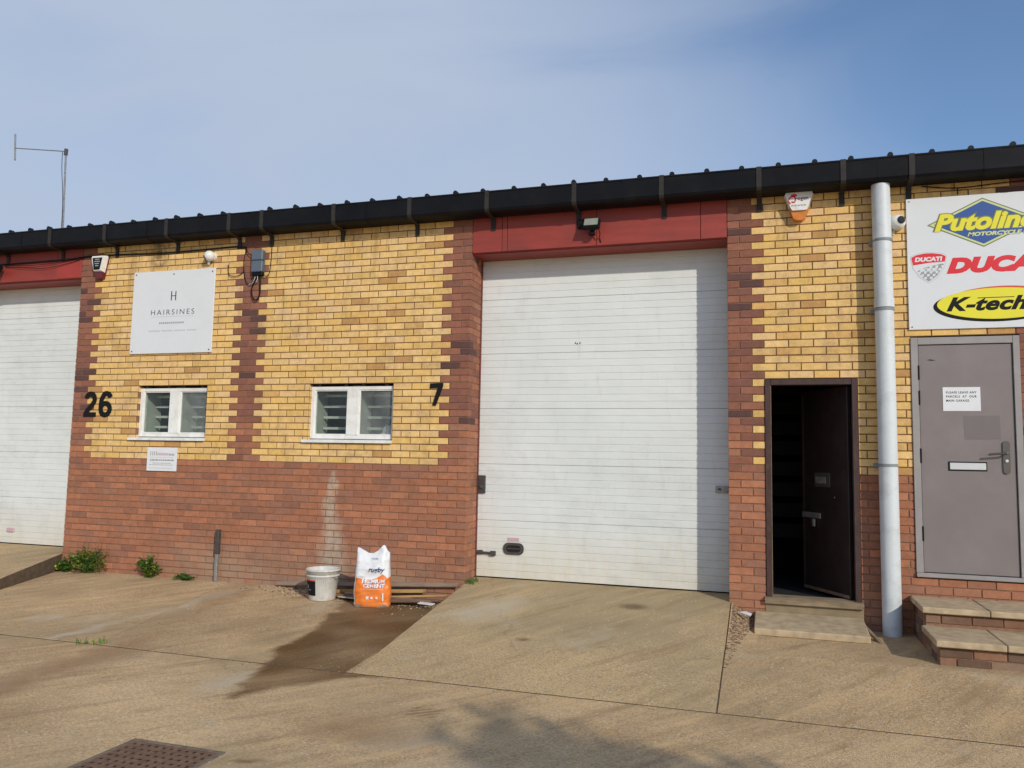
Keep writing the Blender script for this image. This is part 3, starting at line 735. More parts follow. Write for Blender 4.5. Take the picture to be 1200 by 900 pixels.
# ------------------------------------------------------------------ red lintel beams
def beam(u, x0, x1, joints, patch=None):
    mb = MB(); zb, zt = 2.312, 2.70
    mb.box(x0, x1, 0.012, 0.33, zb, zt, M['red'], 0.004)
    o = mb.build('lintel_beam', u)
    xs_ = [x0] + joints + [x1]
    for a, b in zip(xs_, xs_[1:]):
        p = MB(); p.box(a + 0.003, b - 0.003, -0.003, 0.011, zb + 0.006, zt, M['red'], 0.002)
        q = p.build('fascia_panel', o)
    if patch:
        p = MB(); p.box(patch[0], patch[1], -0.0065, -0.0035, patch[2], patch[3], M['redbright'], 0.001); q = p.build('repainted_patch', o); q['label'] = 'brighter red patch'
    # underside flange
    p = MB(); p.box(x0, x1, 0.03, 0.338, zb - 0.012, zb - 0.001, M['red']); p.build('flange', o)
    return o
beam(UNITS['M'], -2.698, -0.002, [-2.36, -2.30, -1.32, -0.26]); beam(UNITS['L'], -10.798, -8.102, [-9.6, -8.52], (-8.50, -8.12, 2.325, 2.55))

# ------------------------------------------------------------------ sectional doors
def sectional(u, x0, x1, zb, key):
    d = MB(); d.box(x0 - 0.05, x1 + 0.05, 0.395, 0.41, zb, 2.42, M['door_w']); g = d.build('garage_door', u)
    z = zb; P = 0.0763; k = 0
    while z < 2.40:
        n = 8; zt = min(z + 0.6104, 2.42); prof = []
        y0 = 0.345
        zz = z + 0.0006; prof.append((0.385, zz)); prof.append((y0 + .011, zz)); prof.append((y0 + .010, z + .0036))
        for i in range(n):
            a = z + i * P; b = a + P
            if b > zt + .001: break
            prof += [(y0, a + 0.004), (y0, b - 0.0065), (y0 + 0.005, b - 0.0045), (y0 + 0.005, b - 0.0015 if i < n - 1 else zt - .0006)]
        prof += [(0.385, zt - 0.0006)]
        s = MB(); s.prism(prof, x0, x1, M['door_w']); s.build('door_section', g)
        z += 0.6104; k += 1
    s = MB(); s.box(x0, x1, 0.352, 0.385, zb - 0.028, zb, M['black'], 0.003); s.build('rubber_seal', g)
    return g
g1 = sectional(UNITS['M'], -2.694, 0.05, -1.195, 'M'); g2 = sectional(UNITS['L'], -10.79, -8.05, -1.165, 'L')
def rrect(x0, x1, z0, z1, r, n=6):
    P = []
    for cx, cz, a0 in ((x1 - r, z1 - r, 0), (x0 + r, z1 - r, 90), (x0 + r, z0 + r, 180), (x1 - r, z0 + r, 270)):
        for i in range(n + 1):
            a = R(a0 + 90 * i / n); P.append((cx + r * math.cos(a), cz + r * math.sin(a)))
    return P
# recessed lift handle of the middle door
h = MB(); h.poly(rrect(-2.385, -2.155, -0.945, -0.818, 0.055), 0.3435, 0.012, M['darkmetal']); ho = h.build('door_handle', g1)
h = MB(); h.poly(rrect(-2.350, -2.190, -0.918, -0.845, 0.03), 0.331, 0.001, M['pit']); h.box(-2.345, -2.195, 0.322, 0.3295, -0.885, -0.872, M['darkmetal'], .003); h.build('handle_recess', g1)
h = MB(); h.box(-2.345, -2.212, 0.3425, 0.3445, -0.803, -0.765, M['pinkink'], .0008); h.build('sticker', g1)
# slide bolt
h = MB(); h.tube([(-2.69, 0.325, -0.935), (-2.50, 0.325, -0.94)], 0.013, M['darkmetal'], 8); h.box(-2.53, -2.47, 0.31, 0.344, -0.965, -0.915, M['darkmetal'], .004); h.box(-2.68, -2.62, 0.318, 0.344, -0.955, -0.912, M['darkmetal'], .003); h.build('slide_bolt', g1)
h = MB(); h.box(-2.688, -2.605, 0.318, 0.344, -0.295, -0.10, M['darkmetal'], .004); h.box(-2.665, -2.63, 0.300, 0.317, -0.24, -0.205, M['bolt'], .004); h.build('lock_plate', g1)
h = MB(); h.box(-0.145, -0.012, 0.325, 0.344, -0.215, -0.145, M['steel'], .004); h.box(-0.12, -0.09, 0.315, 0.324, -0.19, -0.17, M['darkmetal'], .003); h.build('lock_plate', g1)
h = MB(); h.box(-9.43, -9.30, 0.325, 0.344, -1.02, -0.965, M['pinkink'], .006); h.build('door_handle', g2)
h = MB(); h.box(-2.698, -2.691, 0.31, 0.343, -1.20, 2.30, M['railred'], .001); h.build('guide_rail', g1)
# dents and scuff marks on the door skin
h = MB()
for (a, b) in ((-1.62, 1.337), (-1.60, 1.33), (-1.57, 1.337)): h.poly([(a, b), (a + .014, b + .004), (a + .012, b + .02), (a + .002, b + .018)], 0.3445, .001, M['ink'])
h.build('chipped_spot', g1)

# ------------------------------------------------------------------ roof and gutter
BP = 0.3323; B0 = -9.16
def roofsheet(u, x0, x1):
    zf, yf, sl_ = 2.928, -0.185, math.tan(R(2.5))
    prof = []
    k = math.ceil((x0 - B0) / BP); prof.append((x0, 0))
    while B0 + k * BP < x1 - 0.03:
        c = B0 + k * BP
        for dx, dz in ((-0.166, 0.0), (-0.10, 0.0), (-0.085, 0.006), (-0.07, 0.0), (-0.030, 0.0), (-0.022, 0.008), (-0.012, 0.010), (0.012, 0.010), (0.022, 0.008), (0.030, 0.0), (0.07, 0), (0.085, 0.006), (0.10, 0)):
            if x0 < c + dx < x1: prof.append((c + dx, dz))
        k += 1
    prof.append((x1, 0)); n = len(prof); vs = []
    for (yy, off) in ((yf, 0), (12.1, 0)):
        for x, dz in prof: vs.append((x, yy, zf + (yy - yf) * sl_ + dz))
    for (yy, off) in ((yf, 0), (12.1, 0)):
        for x, dz in prof: vs.append((x, yy, zf + (yy - yf) * sl_ + dz - (dz + 0.012)))
    fs = [(i, i + 1, n + i + 1, n + i) for i in range(n - 1)] + [(2 * n + i, 3 * n + i, 3 * n + i + 1, 2 * n + i + 1) for i in range(n - 1)] + [(i, 2 * n + i, 2 * n + i + 1, i + 1) for i in range(n - 1)]
    mb = MB(); mb.add(vs, fs, M['roof']); ro = mb.build('roof', u, fix=False)
    k = math.ceil((x0 - B0) / BP + .1); jr = random.Random(int(x0 * 10))
    while B0 + k * BP < x1 - 0.05:
        c = B0 + k * BP + jr.uniform(-.012, .012); q = MB(); hh = .046 + jr.uniform(-.006, .006); wv = .025
        P8 = [(-wv, .0), (-wv, hh * .55), (-wv * .72, hh * .86), (-wv * .3, hh), (wv * .3, hh), (wv * .72, hh * .86), (wv, hh * .55), (wv, .0)]
        q.prism([(c + a, zf + b - .004) for a, b in P8], yf - .012, yf + .03 + jr.uniform(0, .02), M['roof'], axis='y'); q.build('rib_cap', ro); k += 1
    return ro
ends = {'L': (-11.75, -5.5125), 'M': (-5.5105, 1.35), 'R': (1.352, 5.45)}
straps = {'L': [-10.36, -9.36, -8.42, -7.54, -6.60, -5.70], 'M': [-5.25, -4.30, -3.36, -2.46, -1.51, -0.62, 0.308, 1.06], 'R': [1.64, 2.62, 3.6, 4.6]}
seams = {'L': [-8.95, -6.95], 'M': [-3.95, -0.95], 'R': [2.28, 4.1]}
for k in 'LMR':
    u = UNITS[k]; a, b = ends[k]; roofsheet(u, a, b)
    g = MB(); t = 0.006
    prof = [(-0.235, 2.922), (-0.242, 2.915), (-0.242, 2.905), (-0.236, 2.90), (-0.236, 2.728), (-0.222, 2.704), (-0.19, 2.694), (-0.07, 2.690), (-0.055, 2.70), (-0.055, 2.90), (-0.062, 2.90),
            (-0.062, 2.705), (-0.19, 2.702), (-0.216, 2.712), (-0.228, 2.730), (-0.228, 2.918)]
    g.prism(prof, a, b, M['black']); go = g.build('gutter', u)
    for x in straps[k]:
        s = MB()
        s.prism([(-0.2365, 2.925), (-0.2445, 2.925), (-0.2445, 2.724), (-0.228, 2.698), (-0.19, 2.6875), (-0.06, 2.684), (-0.02, 2.66), (-0.012, 2.55), (-0.003, 2.55), (-0.003, 2.67), (-0.05, 2.6895), (-0.19, 2.6925), (-0.224, 2.7025), (-0.2365, 2.726)], x - 0.024, x + 0.024, M['strap'])
        s.build('gutter_bracket', go)
    for x in seams[k]:
        s = MB(); s.prism([(-0.2365, 2.903), (-0.240, 2.903), (-0.240, 2.726), (-0.225, 2.701), (-0.19, 2.690), (-0.07, 2.6865), (-0.07, 2.6895), (-0.19, 2.6925), (-0.2225, 2.7035), (-0.2365, 2.728)], x - 0.06, x + 0.06, M['black']); s.build('gutter_union', go)
    s = MB(); s.box(a, b, -0.052, 0.33, 2.702, 2.712, M['soffit']); s.box(a, b, -0.050, -0.030, 2.712, 2.92, M['soffit']); s.build('soffit', u)

# ------------------------------------------------------------------ windows
def window(u, key, hazy2, bag=False):
    x0, x1, z0, z1 = OPEN[key]; yf = 0.045
    f = MB(); bt = 0.05; mw = 0.15; mid = (x0 + x1) / 2 + 0.01
    zs = z0 + 0.05; zt = z1 - 0.028
    f.box(x0 + .002, x0 + bt, yf, yf + 0.07, zs, zt, M['white'], .003); f.box(x1 - 0.028, x1 - .002, yf, yf + 0.07, zs, zt, M['white'], .003)
    f.box(x0 + bt, x1 - 0.028, yf + .002, yf + 0.07, zs, zs + 0.045, M['white'], .003); f.box(x0 + bt, x1 - 0.028, yf + .002, yf + 0.07, zt - 0.04, zt, M['white'], .003)
    f.box(mid - mw / 2, mid + mw / 2 - .03, yf - .004, yf + 0.068, zs + .045, zt - .04, M['white'], .003)
    f.box(mid + mw / 2 - .028, mid + mw / 2, yf - .008, yf + 0.06, zs + .045, zt - .04, M['white'], .003)
    w_ = f.build('window', u)
    s = MB(); s.prism([(0.115, z0 + 0.048), (-0.035, z0 + 0.034), (-0.035, z0 + 0.004), (-0.02, z0 + 0.004), (0.115, z0 + 0.004)], x0 - 0.06 if key == 'win2' else x0 - 0.09, x1 + 0.001, M['white']); s.build('window_sill', w_)
    panes = [(x0 + bt, mid - mw / 2), (mid + mw / 2, x1 - .028)]
    for i, (a, b) in enumerate(panes):
        p = MB(); p.box(a - .006, b + .006, yf + 0.03, yf + 0.036, zs + .04, zt - .035, M['glassh'] if (i == 1 and hazy2) else M['glass']); p.build('pane', w_)
        p = MB()
        for (q0, q1, r0, r1) in ((a, a + .012, zs + .045, zt - .04), (b - .012, b, zs + .045, zt - .04)):
            p.box(q0, q1, yf + .012, yf + .028, r0, r1, M['white'], .002)
        p.box(a + .012, b - .012, yf + .012, yf + .028, zs + .045, zs + .057, M['white'], .002); p.box(a + .012, b - .012, yf + .012, yf + .028, zt - .052, zt - .04, M['white'], .002)
        p.build('glazing_bead', w_)
    # steel lugs under the lintel
    for t in (.1, .42, .63, .9):
        p = MB(); xx = x0 + (x1 - x0) * t; p.box(xx - .018, xx + .018, yf - .004, yf + .02, zt + .001, z1 - .004, M['darkmetal'], .002); p.build('lug', w_)
    # plastered reveal, room and shelves behind
    r = MB(); r.box(x0 + .006, x0 + .016, .12, .40, z0, z1, M['reveal']); r.box(x1 - .016, x1 - .006, .12, .40, z0, z1, M['reveal']); r.box(x0 + .016, x1 - .016, .12, .40, z0, z0 + .012, M['reveal']); r.box(x0 + .016, x1 - .016, .12, .40, z1 - .008, z1, M['roomwall']); r.box(mid - .05, mid + .05, .118, .40, z0 + .012, z1 - .008, M['reveal'])
    r.build('reveal_lining', w_)
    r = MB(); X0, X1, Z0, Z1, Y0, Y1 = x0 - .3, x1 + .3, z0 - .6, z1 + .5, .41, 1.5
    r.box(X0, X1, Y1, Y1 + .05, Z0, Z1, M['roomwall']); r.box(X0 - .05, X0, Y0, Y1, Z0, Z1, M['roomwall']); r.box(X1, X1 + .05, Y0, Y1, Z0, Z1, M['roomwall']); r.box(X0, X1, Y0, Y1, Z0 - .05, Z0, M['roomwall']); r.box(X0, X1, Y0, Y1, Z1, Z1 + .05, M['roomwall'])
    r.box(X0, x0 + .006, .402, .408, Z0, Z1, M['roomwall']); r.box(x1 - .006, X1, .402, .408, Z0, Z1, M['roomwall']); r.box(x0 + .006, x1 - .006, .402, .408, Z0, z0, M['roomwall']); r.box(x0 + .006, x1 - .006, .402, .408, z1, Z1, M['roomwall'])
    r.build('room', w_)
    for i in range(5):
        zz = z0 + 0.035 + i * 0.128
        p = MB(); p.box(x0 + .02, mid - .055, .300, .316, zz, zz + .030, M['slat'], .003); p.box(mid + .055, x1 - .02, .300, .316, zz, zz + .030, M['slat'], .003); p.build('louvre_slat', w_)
    return w_
w1 = window(UNITS['L'], 'win1', True); w2 = window(UNITS['M'], 'win2', True)
# crumpled plastic bag on the inner sill of window two
def blob(name, c, r, mat, amp=.35, seed=0, seg=14, parent=None, sq=(1, 1, 1)):
    mb = MB(); vs = []; fs = []; n = seg
    for i in range(n + 1):
        for j in range(2 * n):
            th = math.pi * i / n; ph = math.pi * j / n
            d = Vector((math.sin(th) * math.cos(ph), math.sin(th) * math.sin(ph), math.cos(th)))
            k = r * (1 + amp * noise.noise(d * 2.3 + Vector((seed, 0, 0))) + amp * .5 * noise.noise(d * 6 + Vector((seed, 3, 0))))
            vs.append((c[0] + d.x * k * sq[0], c[1] + d.y * k * sq[1], c[2] + d.z * k * sq[2]))
    for i in range(n):
        for j in range(2 * n):
            a = i * 2 * n + j; b = i * 2 * n + (j + 1) % (2 * n); fs.append((a, b, b + 2 * n, a + 2 * n))
    mb.add(vs, fs, mat); return mb.build(name, parent)
tag(blob('plastic_bag', (-3.74, .24, .335), .085, M['bagw'], .8, 3, sq=(1.1, .8, 1.05)), 'crumpled white plastic bag inside the right pane of the window below the 7', 'plastic bag')

# ------------------------------------------------------------------ side door of the middle unit (open) and the store behind it
u = UNITS['M']; x0, x1, _, z1 = OPEN['door1']; zb = -1.20
f = MB()
f.box(x0 + .002, x0 + .055, -.012, .095, zb + .04, z1 - .004, M['brownwood'], .004); f.box(x1 - .055, x1 - .002, -.012, .095, zb + .04, z1 - .004, M['brownwood'], .004)
f.box(x0 + .055, x1 - .055, -.010, .094, z1 - .062, z1 - .005, M['brownwood'], .004)
df = f.build('door_frame', u)
s = MB(); s.box(x0 + .0555, x0 + .060, -.008, .02, zb + .045, z1 - .07, M['worn'], .001); s.box(x1 - .0600, x1 - .0555, .0, .02, zb + .045, z1 - .3, M['brownwood'], .001); s.build('worn_edge', df)
s = MB(); s.prism([(-.05, zb + .034), (-.045, zb - .012), (.12, zb - .012), (.12, zb + .052), (.0, zb + .047)], x0 - .012, x1 + .012, M['worn']); s.build('threshold', df)
s = MB(); s.box(x0 - .01, x1 + .012, -.008, .33, -1.34, zb - .013, M['slabd'], .004); s.build('riser_strip', df)
hx, hy = x1 - .058, .07; ang = R(121)
rot = Matrix.Rotation(ang, 3, 'Z')
d = MB(); d.box(0, .74, 0.0, .042, zb + .055, z1 - .07, M['browndoor'], .004, rot=rot, at=(hx, hy, 0)); leaf = d.build('door', u)
def leafbox(name, a, b, c0, c1, e0, e1, mat, bev=.003):
    q = MB(); q.box(a, b, c0, c1, e0, e1, mat, bev, rot=rot, at=(hx, hy, 0)); return q.build(name, leaf)
leafbox('letter_slot', .27, .52, .043, .052, -.13, .01, M['darkmetal']); leafbox('slot_opening', .33, .50, .053, .056, -.095, -.03, M['steel'])
leafbox('hasp', .43, .735, .043, .054, -.44, -.385, M['steel']); leafbox('padlock', .50, .545, .055, .075, -.52, -.445, M['steel'], .006)
leafbox('kick_strip', .01, .73, .043, .047, zb + .06, zb + .09, M['plankd'])
leafbox('edge_strip', .70, .735, .043, .046, zb + .1, z1 - .1, M['brownwood'])
leafbox('door_stud', .20, .215, .043, .05, -.23, -.215, M['steel'])
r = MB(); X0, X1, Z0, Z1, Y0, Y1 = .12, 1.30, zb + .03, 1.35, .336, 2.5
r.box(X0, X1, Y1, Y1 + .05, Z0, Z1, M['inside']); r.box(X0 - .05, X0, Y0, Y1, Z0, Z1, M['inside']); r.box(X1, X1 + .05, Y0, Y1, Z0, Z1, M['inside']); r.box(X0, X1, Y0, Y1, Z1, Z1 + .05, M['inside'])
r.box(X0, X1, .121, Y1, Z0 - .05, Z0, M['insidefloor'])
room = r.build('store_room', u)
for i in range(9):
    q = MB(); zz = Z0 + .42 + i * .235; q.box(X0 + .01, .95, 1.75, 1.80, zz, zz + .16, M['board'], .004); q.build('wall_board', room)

# ------------------------------------------------------------------ grey steel door of the right unit
u = UNITS['R']; x0, x1, z0, z1 = OPEN['door2']
f = MB()
f.box(x0 + .002, x0 + .062, -.016, .08, z0 + .045, z1 - .012, M['greyframe'], .003); f.box(x1 - .055, x1 - .002, -.016, .08, z0 + .045, z1 - .012, M['greyframe'], .003)
f.box(x0 + .062, x1 - .055, -.014, .08, z1 - .078, z1 - .013, M['greyframe'], .003); f.box(x0 + .002, x1 - .002, -.03, .10, z0 + .006, z0 + .044, M['greyframe'], .004)
df = f.build('door_frame', u)
d = MB(); d.box(x0 + .066, x1 - .060, .002, .045, z0 + .05, z1 - .083, M['greydoor'], .003); leaf2 = d.build('door', u)
q = MB(); q.box(x0 + .063, x0 + .0655, .01, .04, z0 + .05, z1 - .083, M['black']); q.box(x1 - .0595, x1 - .0555, .01, .04, z0 + .05, z1 - .083, M['black']); q.box(x0 + .066, x1 - .060, .01, .04, z1 - .0825, z1 - .0785, M['black']); q.build('door_gap', df)
for zz in (.94, .71, .185, -.51):
    q = MB(); q.tube([(x0 + .064, -.014, zz - .065), (x0 + .064, -.014, zz + .065)], .008, M['black'], 8); q.build('hinge', leaf2)
q = MB(); q.box(1.905, 2.214, -.004, .0015, .055, .137, M['black'], .003); lb = q.build('letter_plate', leaf2)
q = MB(); q.box(1.917, 2.205, -.010, -.0045, .066, .127, M['silver'], .003); q.build('letter_flap', leaf2)
q = MB(); q.poly(rrect(2.338, 2.394, .035, .325, .027, 6), .0015, .012, M['handle']); q.build('handle_plate', leaf2)
q = MB(); q.tube(spline([(2.366, -.01, .218), (2.366, -.055, .218), (2.345, -.062, .217), (2.235, -.060, .205), (2.222, -.058, .203)], 4), .0095, M['handle'], 8); q.build('handle_lever', leaf2, smooth=True)
q = MB(); q.tube([(2.366, -.009, .15), (2.366, -.022, .15)], .013, M['silver'], 10); q.build('key_cylinder', leaf2)
q = MB(); q.poly([(2.04, .545), (2.325, .55), (2.33, .338), (2.045, .333)], .0018, .0012, M['greypatch']); q.build('paint_patch', leaf2)
q = MB(); q.poly([(1.752, 1.055), (1.78, 1.062), (1.83, 1.052), (1.80, 1.049)], .0018, .0012, M['ink']); q.build('scratch', leaf2)
pn = thing('paper_notice', 'white paper notice with three typed lines taped to the grey door', 'notice', (2.03, 0, .60))
pn_off = Vector(pn.location)
NOTICE = []
q = MB(); q.box(1.878, 2.180, -.0016, .0012, .590, .805, M['paper']); NOTICE.append(q.build('sheet', pn))
NOTICE.append(text_obj('lettering', 'PLEASE LEAVE ANY', 1.905, 2.150, .748, .768, -.0018, M['ink'], pn, .012, spacing=1.15))
NOTICE.append(text_obj('lettering', 'PARCELS  AT  OUR', 1.905, 2.150, .711, .731, -.0018, M['ink'], pn, .012, spacing=1.15))
NOTICE.append(text_obj('lettering', 'MAIN GARAGE.', 1.905, 2.095, .674, .694, -.0018, M['ink'], pn, .012, spacing=1.15))
for o in NOTICE: o.location -= pn_off
def rebase(t):
    for o in COL.objects:
        if o.parent == t: o.location -= t.location

# ------------------------------------------------------------------ sponsor sign
sg = thing('sponsor_sign', 'large white sign board with motorcycle oil and racing logos above the grey door', 'sign', (2.8, 0, 1.335))
q = MB(); q.box(1.614, 4.0, -.020, -.006, 1.335, 2.566, M['signw'], .002); q.build('board', sg)
Y1_ = -.0202
# diamond
cx, cz = 2.245, 2.303; hw, hh = .92, .228
def dia(a, b): return [(cx - a, cz), (cx, cz - b), (cx + a, cz), (cx, cz + b)]
hw = .46
def diam(s, t): return [(cx - hw + s, cz), (cx, cz - hh + t), (cx + hw - s, cz), (cx, cz + hh - t)]
q = MB(); q.poly(diam(0, 0), Y1_, .0006, M['olive']); q.build('logo_diamond', sg)
q = MB(); q.poly(diam(.022, .011), Y1_ - .0007, .0006, M['limeline']); q.build('logo_diamond', sg)
q = MB(); q.poly(diam(.058, .029), Y1_ - .0014, .0006, M['blueink']); q.build('logo_diamond', sg)
ty = Y1_ - .0021
q = MB(); q.poly([(2.095, 2.190), (2.85, 2.190), (2.85, 2.235), (2.58, 2.235), (2.095, 2.235)], ty + .0001, .0005, M['blueink']); q.build('logo_band', sg)
text_obj('lettering', 'Putoline', 1.832, 2.672, 2.224, 2.408, ty - .0006, M['olive'], sg, .085, .30, spacing=1.02)
text_obj('lettering', 'Putoline', 1.845, 2.662, 2.234, 2.400, ty - .0014, M['yellowink'], sg, .045, .30, spacing=1.02)
text_obj('lettering', 'MOTORCYCLE OIL', 2.115, 2.66, 2.178, 2.216, ty - .0014, M['limeline'], sg, .05, .25)
# shield badge
def shield(s):
    P = [(-.148, .095), (-.146, .11), (-.10, .132), (-.03, .143), (.03, .143), (.10, .132), (.146, .11), (.148, .095), (.128, .0), (.075, -.085), (0, -.14), (-.075, -.085), (-.128, .0)]
    return [(1.790 + a * s, 1.905 + b * s) for a, b in P]
q = MB(); q.poly(shield(1.03), Y1_, .0006, M['paleink']); q.build('badge_rim', sg)
q = MB(); q.poly(shield(1.0), Y1_ - .0007, .0006, M['signw']); q.build('badge_field', sg)
q = MB(); q.poly([(1.648, 1.995), (1.65, 2.01), (1.69, 2.030), (1.76, 2.042), (1.82, 2.042), (1.89, 2.030), (1.93, 2.01), (1.932, 1.995), (1.925, 1.958), (1.79, 1.952), (1.660, 1.935)], Y1_ - .0014, .0006, M['redink']); q.build('badge_band', sg)
text_obj('lettering', 'DUCATI', 1.675, 1.905, 1.965, 2.008, Y1_ - .0022, M['signw'], sg, .06, .15)
q = MB(); q.poly([(1.695, 1.878), (1.74, 1.905), (1.90, 1.94), (1.917, 1.935), (1.895, 1.89), (1.858, 1.83), (1.79, 1.778), (1.745, 1.81)], Y1_ - .0014, .0006, M['greyink']); q.build('badge_check', sg)
q = MB()
for i in range(9):
    for j in range(5):
        if (i + j) % 2: continue
        a = 1.70 + i * .024; b = 1.80 + j * .026
        if inpoly(a + .012, b + .012, [(1.695, 1.878), (1.74, 1.905), (1.90, 1.94), (1.917, 1.935), (1.895, 1.89), (1.858, 1.83), (1.79, 1.778), (1.745, 1.81)]): q.poly([(a, b), (a + .022, b), (a + .026, b + .022), (a + .004, b + .022)], Y1_ - .0021, .0005, M['signw'])
q.build('badge_check', sg)
text_obj('lettering', 'CORSE', 1.715, 1.865, 1.868, 1.905, Y1_ - .0028, M['signw'], sg, .05, .15)
text_obj('lettering', 'DUCATI', 1.936, 2.86, 1.840, 1.990, Y1_ - .0006, M['redink'], sg, .075, .28, spacing=1.04)
# ellipse logo
def ell(cx, cz, a, b, n=56, a0=0, a1=360): return [(cx + a * math.cos(R(a0 + (a1 - a0) * i / n)), cz + b * math.sin(R(a0 + (a1 - a0) * i / n))) for i in range(n)]
q = MB(); q.poly(ell(2.318, 1.538, .500, .148), Y1_, .0006, M['ink']); q.build('logo_ellipse', sg)
q = MB(); q.poly(ell(2.385, 1.572, .470, .140), Y1_ - .0007, .0006, M['orangered']); q.build('logo_ellipse', sg)
q = MB(); q.poly(ell(2.345, 1.556, .495, .141), Y1_ - .0014, .0006, M['yellowink']); q.build('logo_ellipse', sg)
text_obj('lettering', 'K-tech', 1.925, 2.57, 1.492, 1.622, Y1_ - .0022, M['ink'], sg, .042, .35, spacing=1.05)
q = MB(); q.box(2.18, 2.47, Y1_ - .0035, Y1_ - .0022, 1.606, 1.612, M['ink']); q.build('logo_rule', sg)
for (a, b) in ((1.64, 2.54), (1.64, 1.36), (2.8, 2.54), (2.8, 1.36)):
    q = MB(); q.tube([(a, -.018, b), (a, -.0235, b)], .006, M['bolt'], 8); q.build('screw', sg)
rebase(sg)

# ------------------------------------------------------------------ white square sign on the left unit
hs = thing('company_sign', 'square white company sign with a large letter H above the left window', 'sign', (-6.63, 0, 1.30))
q = MB(); q.box(-7.235, -6.022, -.022, -.006, 1.298, 2.333, M['signw'], .002); q.build('board', hs)
q = MB(); q.box(-6.653, -6.640, -.0235, -.0222, 1.955, 2.070, M['ink']); q.box(-6.590, -6.577, -.0235, -.0222, 1.955, 2.070, M['ink']); q.box(-6.640, -6.590, -.0232, -.0222, 2.008, 2.016, M['ink']); q.build('monogram', hs)
split_loose(text_obj('lettering', 'HAIRSINES', -6.942, -6.298, 1.778, 1.842, -.0222, M['ink'], hs, -.008, spacing=1.35), 'letter')
q = MB(); q.box(-6.93, -6.31, -.0230, -.0222, 1.752, 1.756, M['paleink']); q.build('rule_line', hs)
q = MB(); x = -6.81
while x < -6.44: q.box(x, x + .018, -.0230, -.0222, 1.664, 1.686, M['greyink']); x += .029
q.build('small_print', hs)
q = MB(); x = -6.955
while x < -6.26: q.box(x, x + .016, -.0230, -.0222, 1.570, 1.586, M['paleink']); x += .024 if int(x * 1000) % 7 else .045
q.build('small_print', hs)
for (a, b) in ((-6.628, 2.285), (-7.20, 1.33), (-6.055, 1.33), (-6.06, 2.29), (-7.2, 2.30)):
    q = MB(); q.tube([(a, -.021, b), (a, -.026, b)], .009, M['bolt'], 8); q.build('screw', hs)
rebase(hs)
ns = thing('small_notice', 'small white printed notice fixed under the left window', 'notice', (-6.66, 0, -.14))
q = MB(); q.box(-6.877, -6.440, -.012, -.004, -.141, .143, M['paper'], .001); q.build('board', ns)
q = MB()
for i, xx in enumerate((-6.83, -6.80, -6.775, -6.745)): q.box(xx, xx + .010, -.0130, -.0122, .045, .095, M['greyink'])
x = -6.725
while x < -6.56: q.box(x, x + .014, -.0130, -.0122, .047, .078, M['pinkink']); x += .021
x = -6.555
while x < -6.49: q.box(x, x + .014, -.0130, -.0122, .047, .07, M['greyink']); x += .021
q.box(-6.84, -6.49, -.0128, -.0122, .022, .026, M['paleink'])
for (a, b, zz, th_, m_) in ((-6.83, -6.48, -.018, .017, 'greyink'), (-6.79, -6.52, -.050, .007, 'greyink'), (-6.84, -6.47, -.071, .007, 'greyink'), (-6.84, -6.50, -.110, .007, 'paleink')):
    x = a
    while x < b - .02: wd = random.uniform(.018, .05); q.box(x, min(x + wd, b), -.0130, -.0122, zz, zz + th_, M[m_]); x += wd + .008
q.build('printed_lines', ns); rebase(ns)

# ------------------------------------------------------------------ house numbers
hn = thing('unit_number', 'bold black number 26 on the brick beside the left shutter door', 'number', (-7.7, 0, .51))
def ribbon(mb, P, wd, y, th, mat):
    n = len(P); L = []; Rr = []
    for i in range(n):
        a = Vector(P[max(i - 1, 0)]); b = Vector(P[min(i + 1, n - 1)]); d = (b - a).normalized(); nn = Vector((-d.y, d.x)) * wd / 2; p = Vector(P[i]); L.append(p + nn); Rr.append(p - nn)
    vs = [(p.x, y, p.y) for p in L] + [(p.x, y, p.y) for p in Rr] + [(p.x, y - th, p.y) for p in L] + [(p.x, y - th, p.y) for p in Rr]
    fs = []
    for i in range(n - 1): fs += [(2 * n + i, 2 * n + i + 1, 3 * n + i + 1, 3 * n + i), (i, i + 1, 2 * n + i + 1, 2 * n + i), (n + i, n + i + 1, 3 * n + i + 1, 3 * n + i)]
    fs += [(0, n, 3 * n, 2 * n), (n - 1, 2 * n - 1, 4 * n - 1, 3 * n - 1)]; mb.add(vs, fs, mat)
def arc(cx, cz, a, b, t0, t1, n=16): return [(cx + a * math.cos(R(t0 + (t1 - t0) * i / n)), cz + b * math.sin(R(t0 + (t1 - t0) * i / n))) for i in range(n + 1)]
m = MB(); ribbon(m, arc(-7.812, .735, .066, .070, 170, -25) + [(-7.775, .672), (-7.86, .585), (-7.878, .55), (-7.880, .52)], .062, -.003, .008, M['ink']); m.box(-7.911, -7.716, -.0115, -.003, .514, .572, M['ink']); m.build('digit', hn)
m = MB(); ribbon(m, arc(-7.572, .612, .071, .072, 90, 450, 28), .062, -.003, .008, M['ink']); ribbon(m, arc(-7.563, .735, .070, .074, 20, 120, 10) + [(-7.635, .735), (-7.643, .68), (-7.643, .61)], .062, -.0035, .0085, M['ink']); m.build('digit', hn)
rebase(hn)
hn = thing('unit_number', 'slanted black number 7 on the brick right of the second window', 'number', (-3.07, 0, .65))
q = MB(); q.poly([(-3.152, .838), (-3.060, .840), (-3.118, .650), (-3.078, .648), (-2.998, .862), (-2.998, .894), (-3.148, .890)], -.003, .012, M['ink']); q.build('digit', hn); rebase(hn)

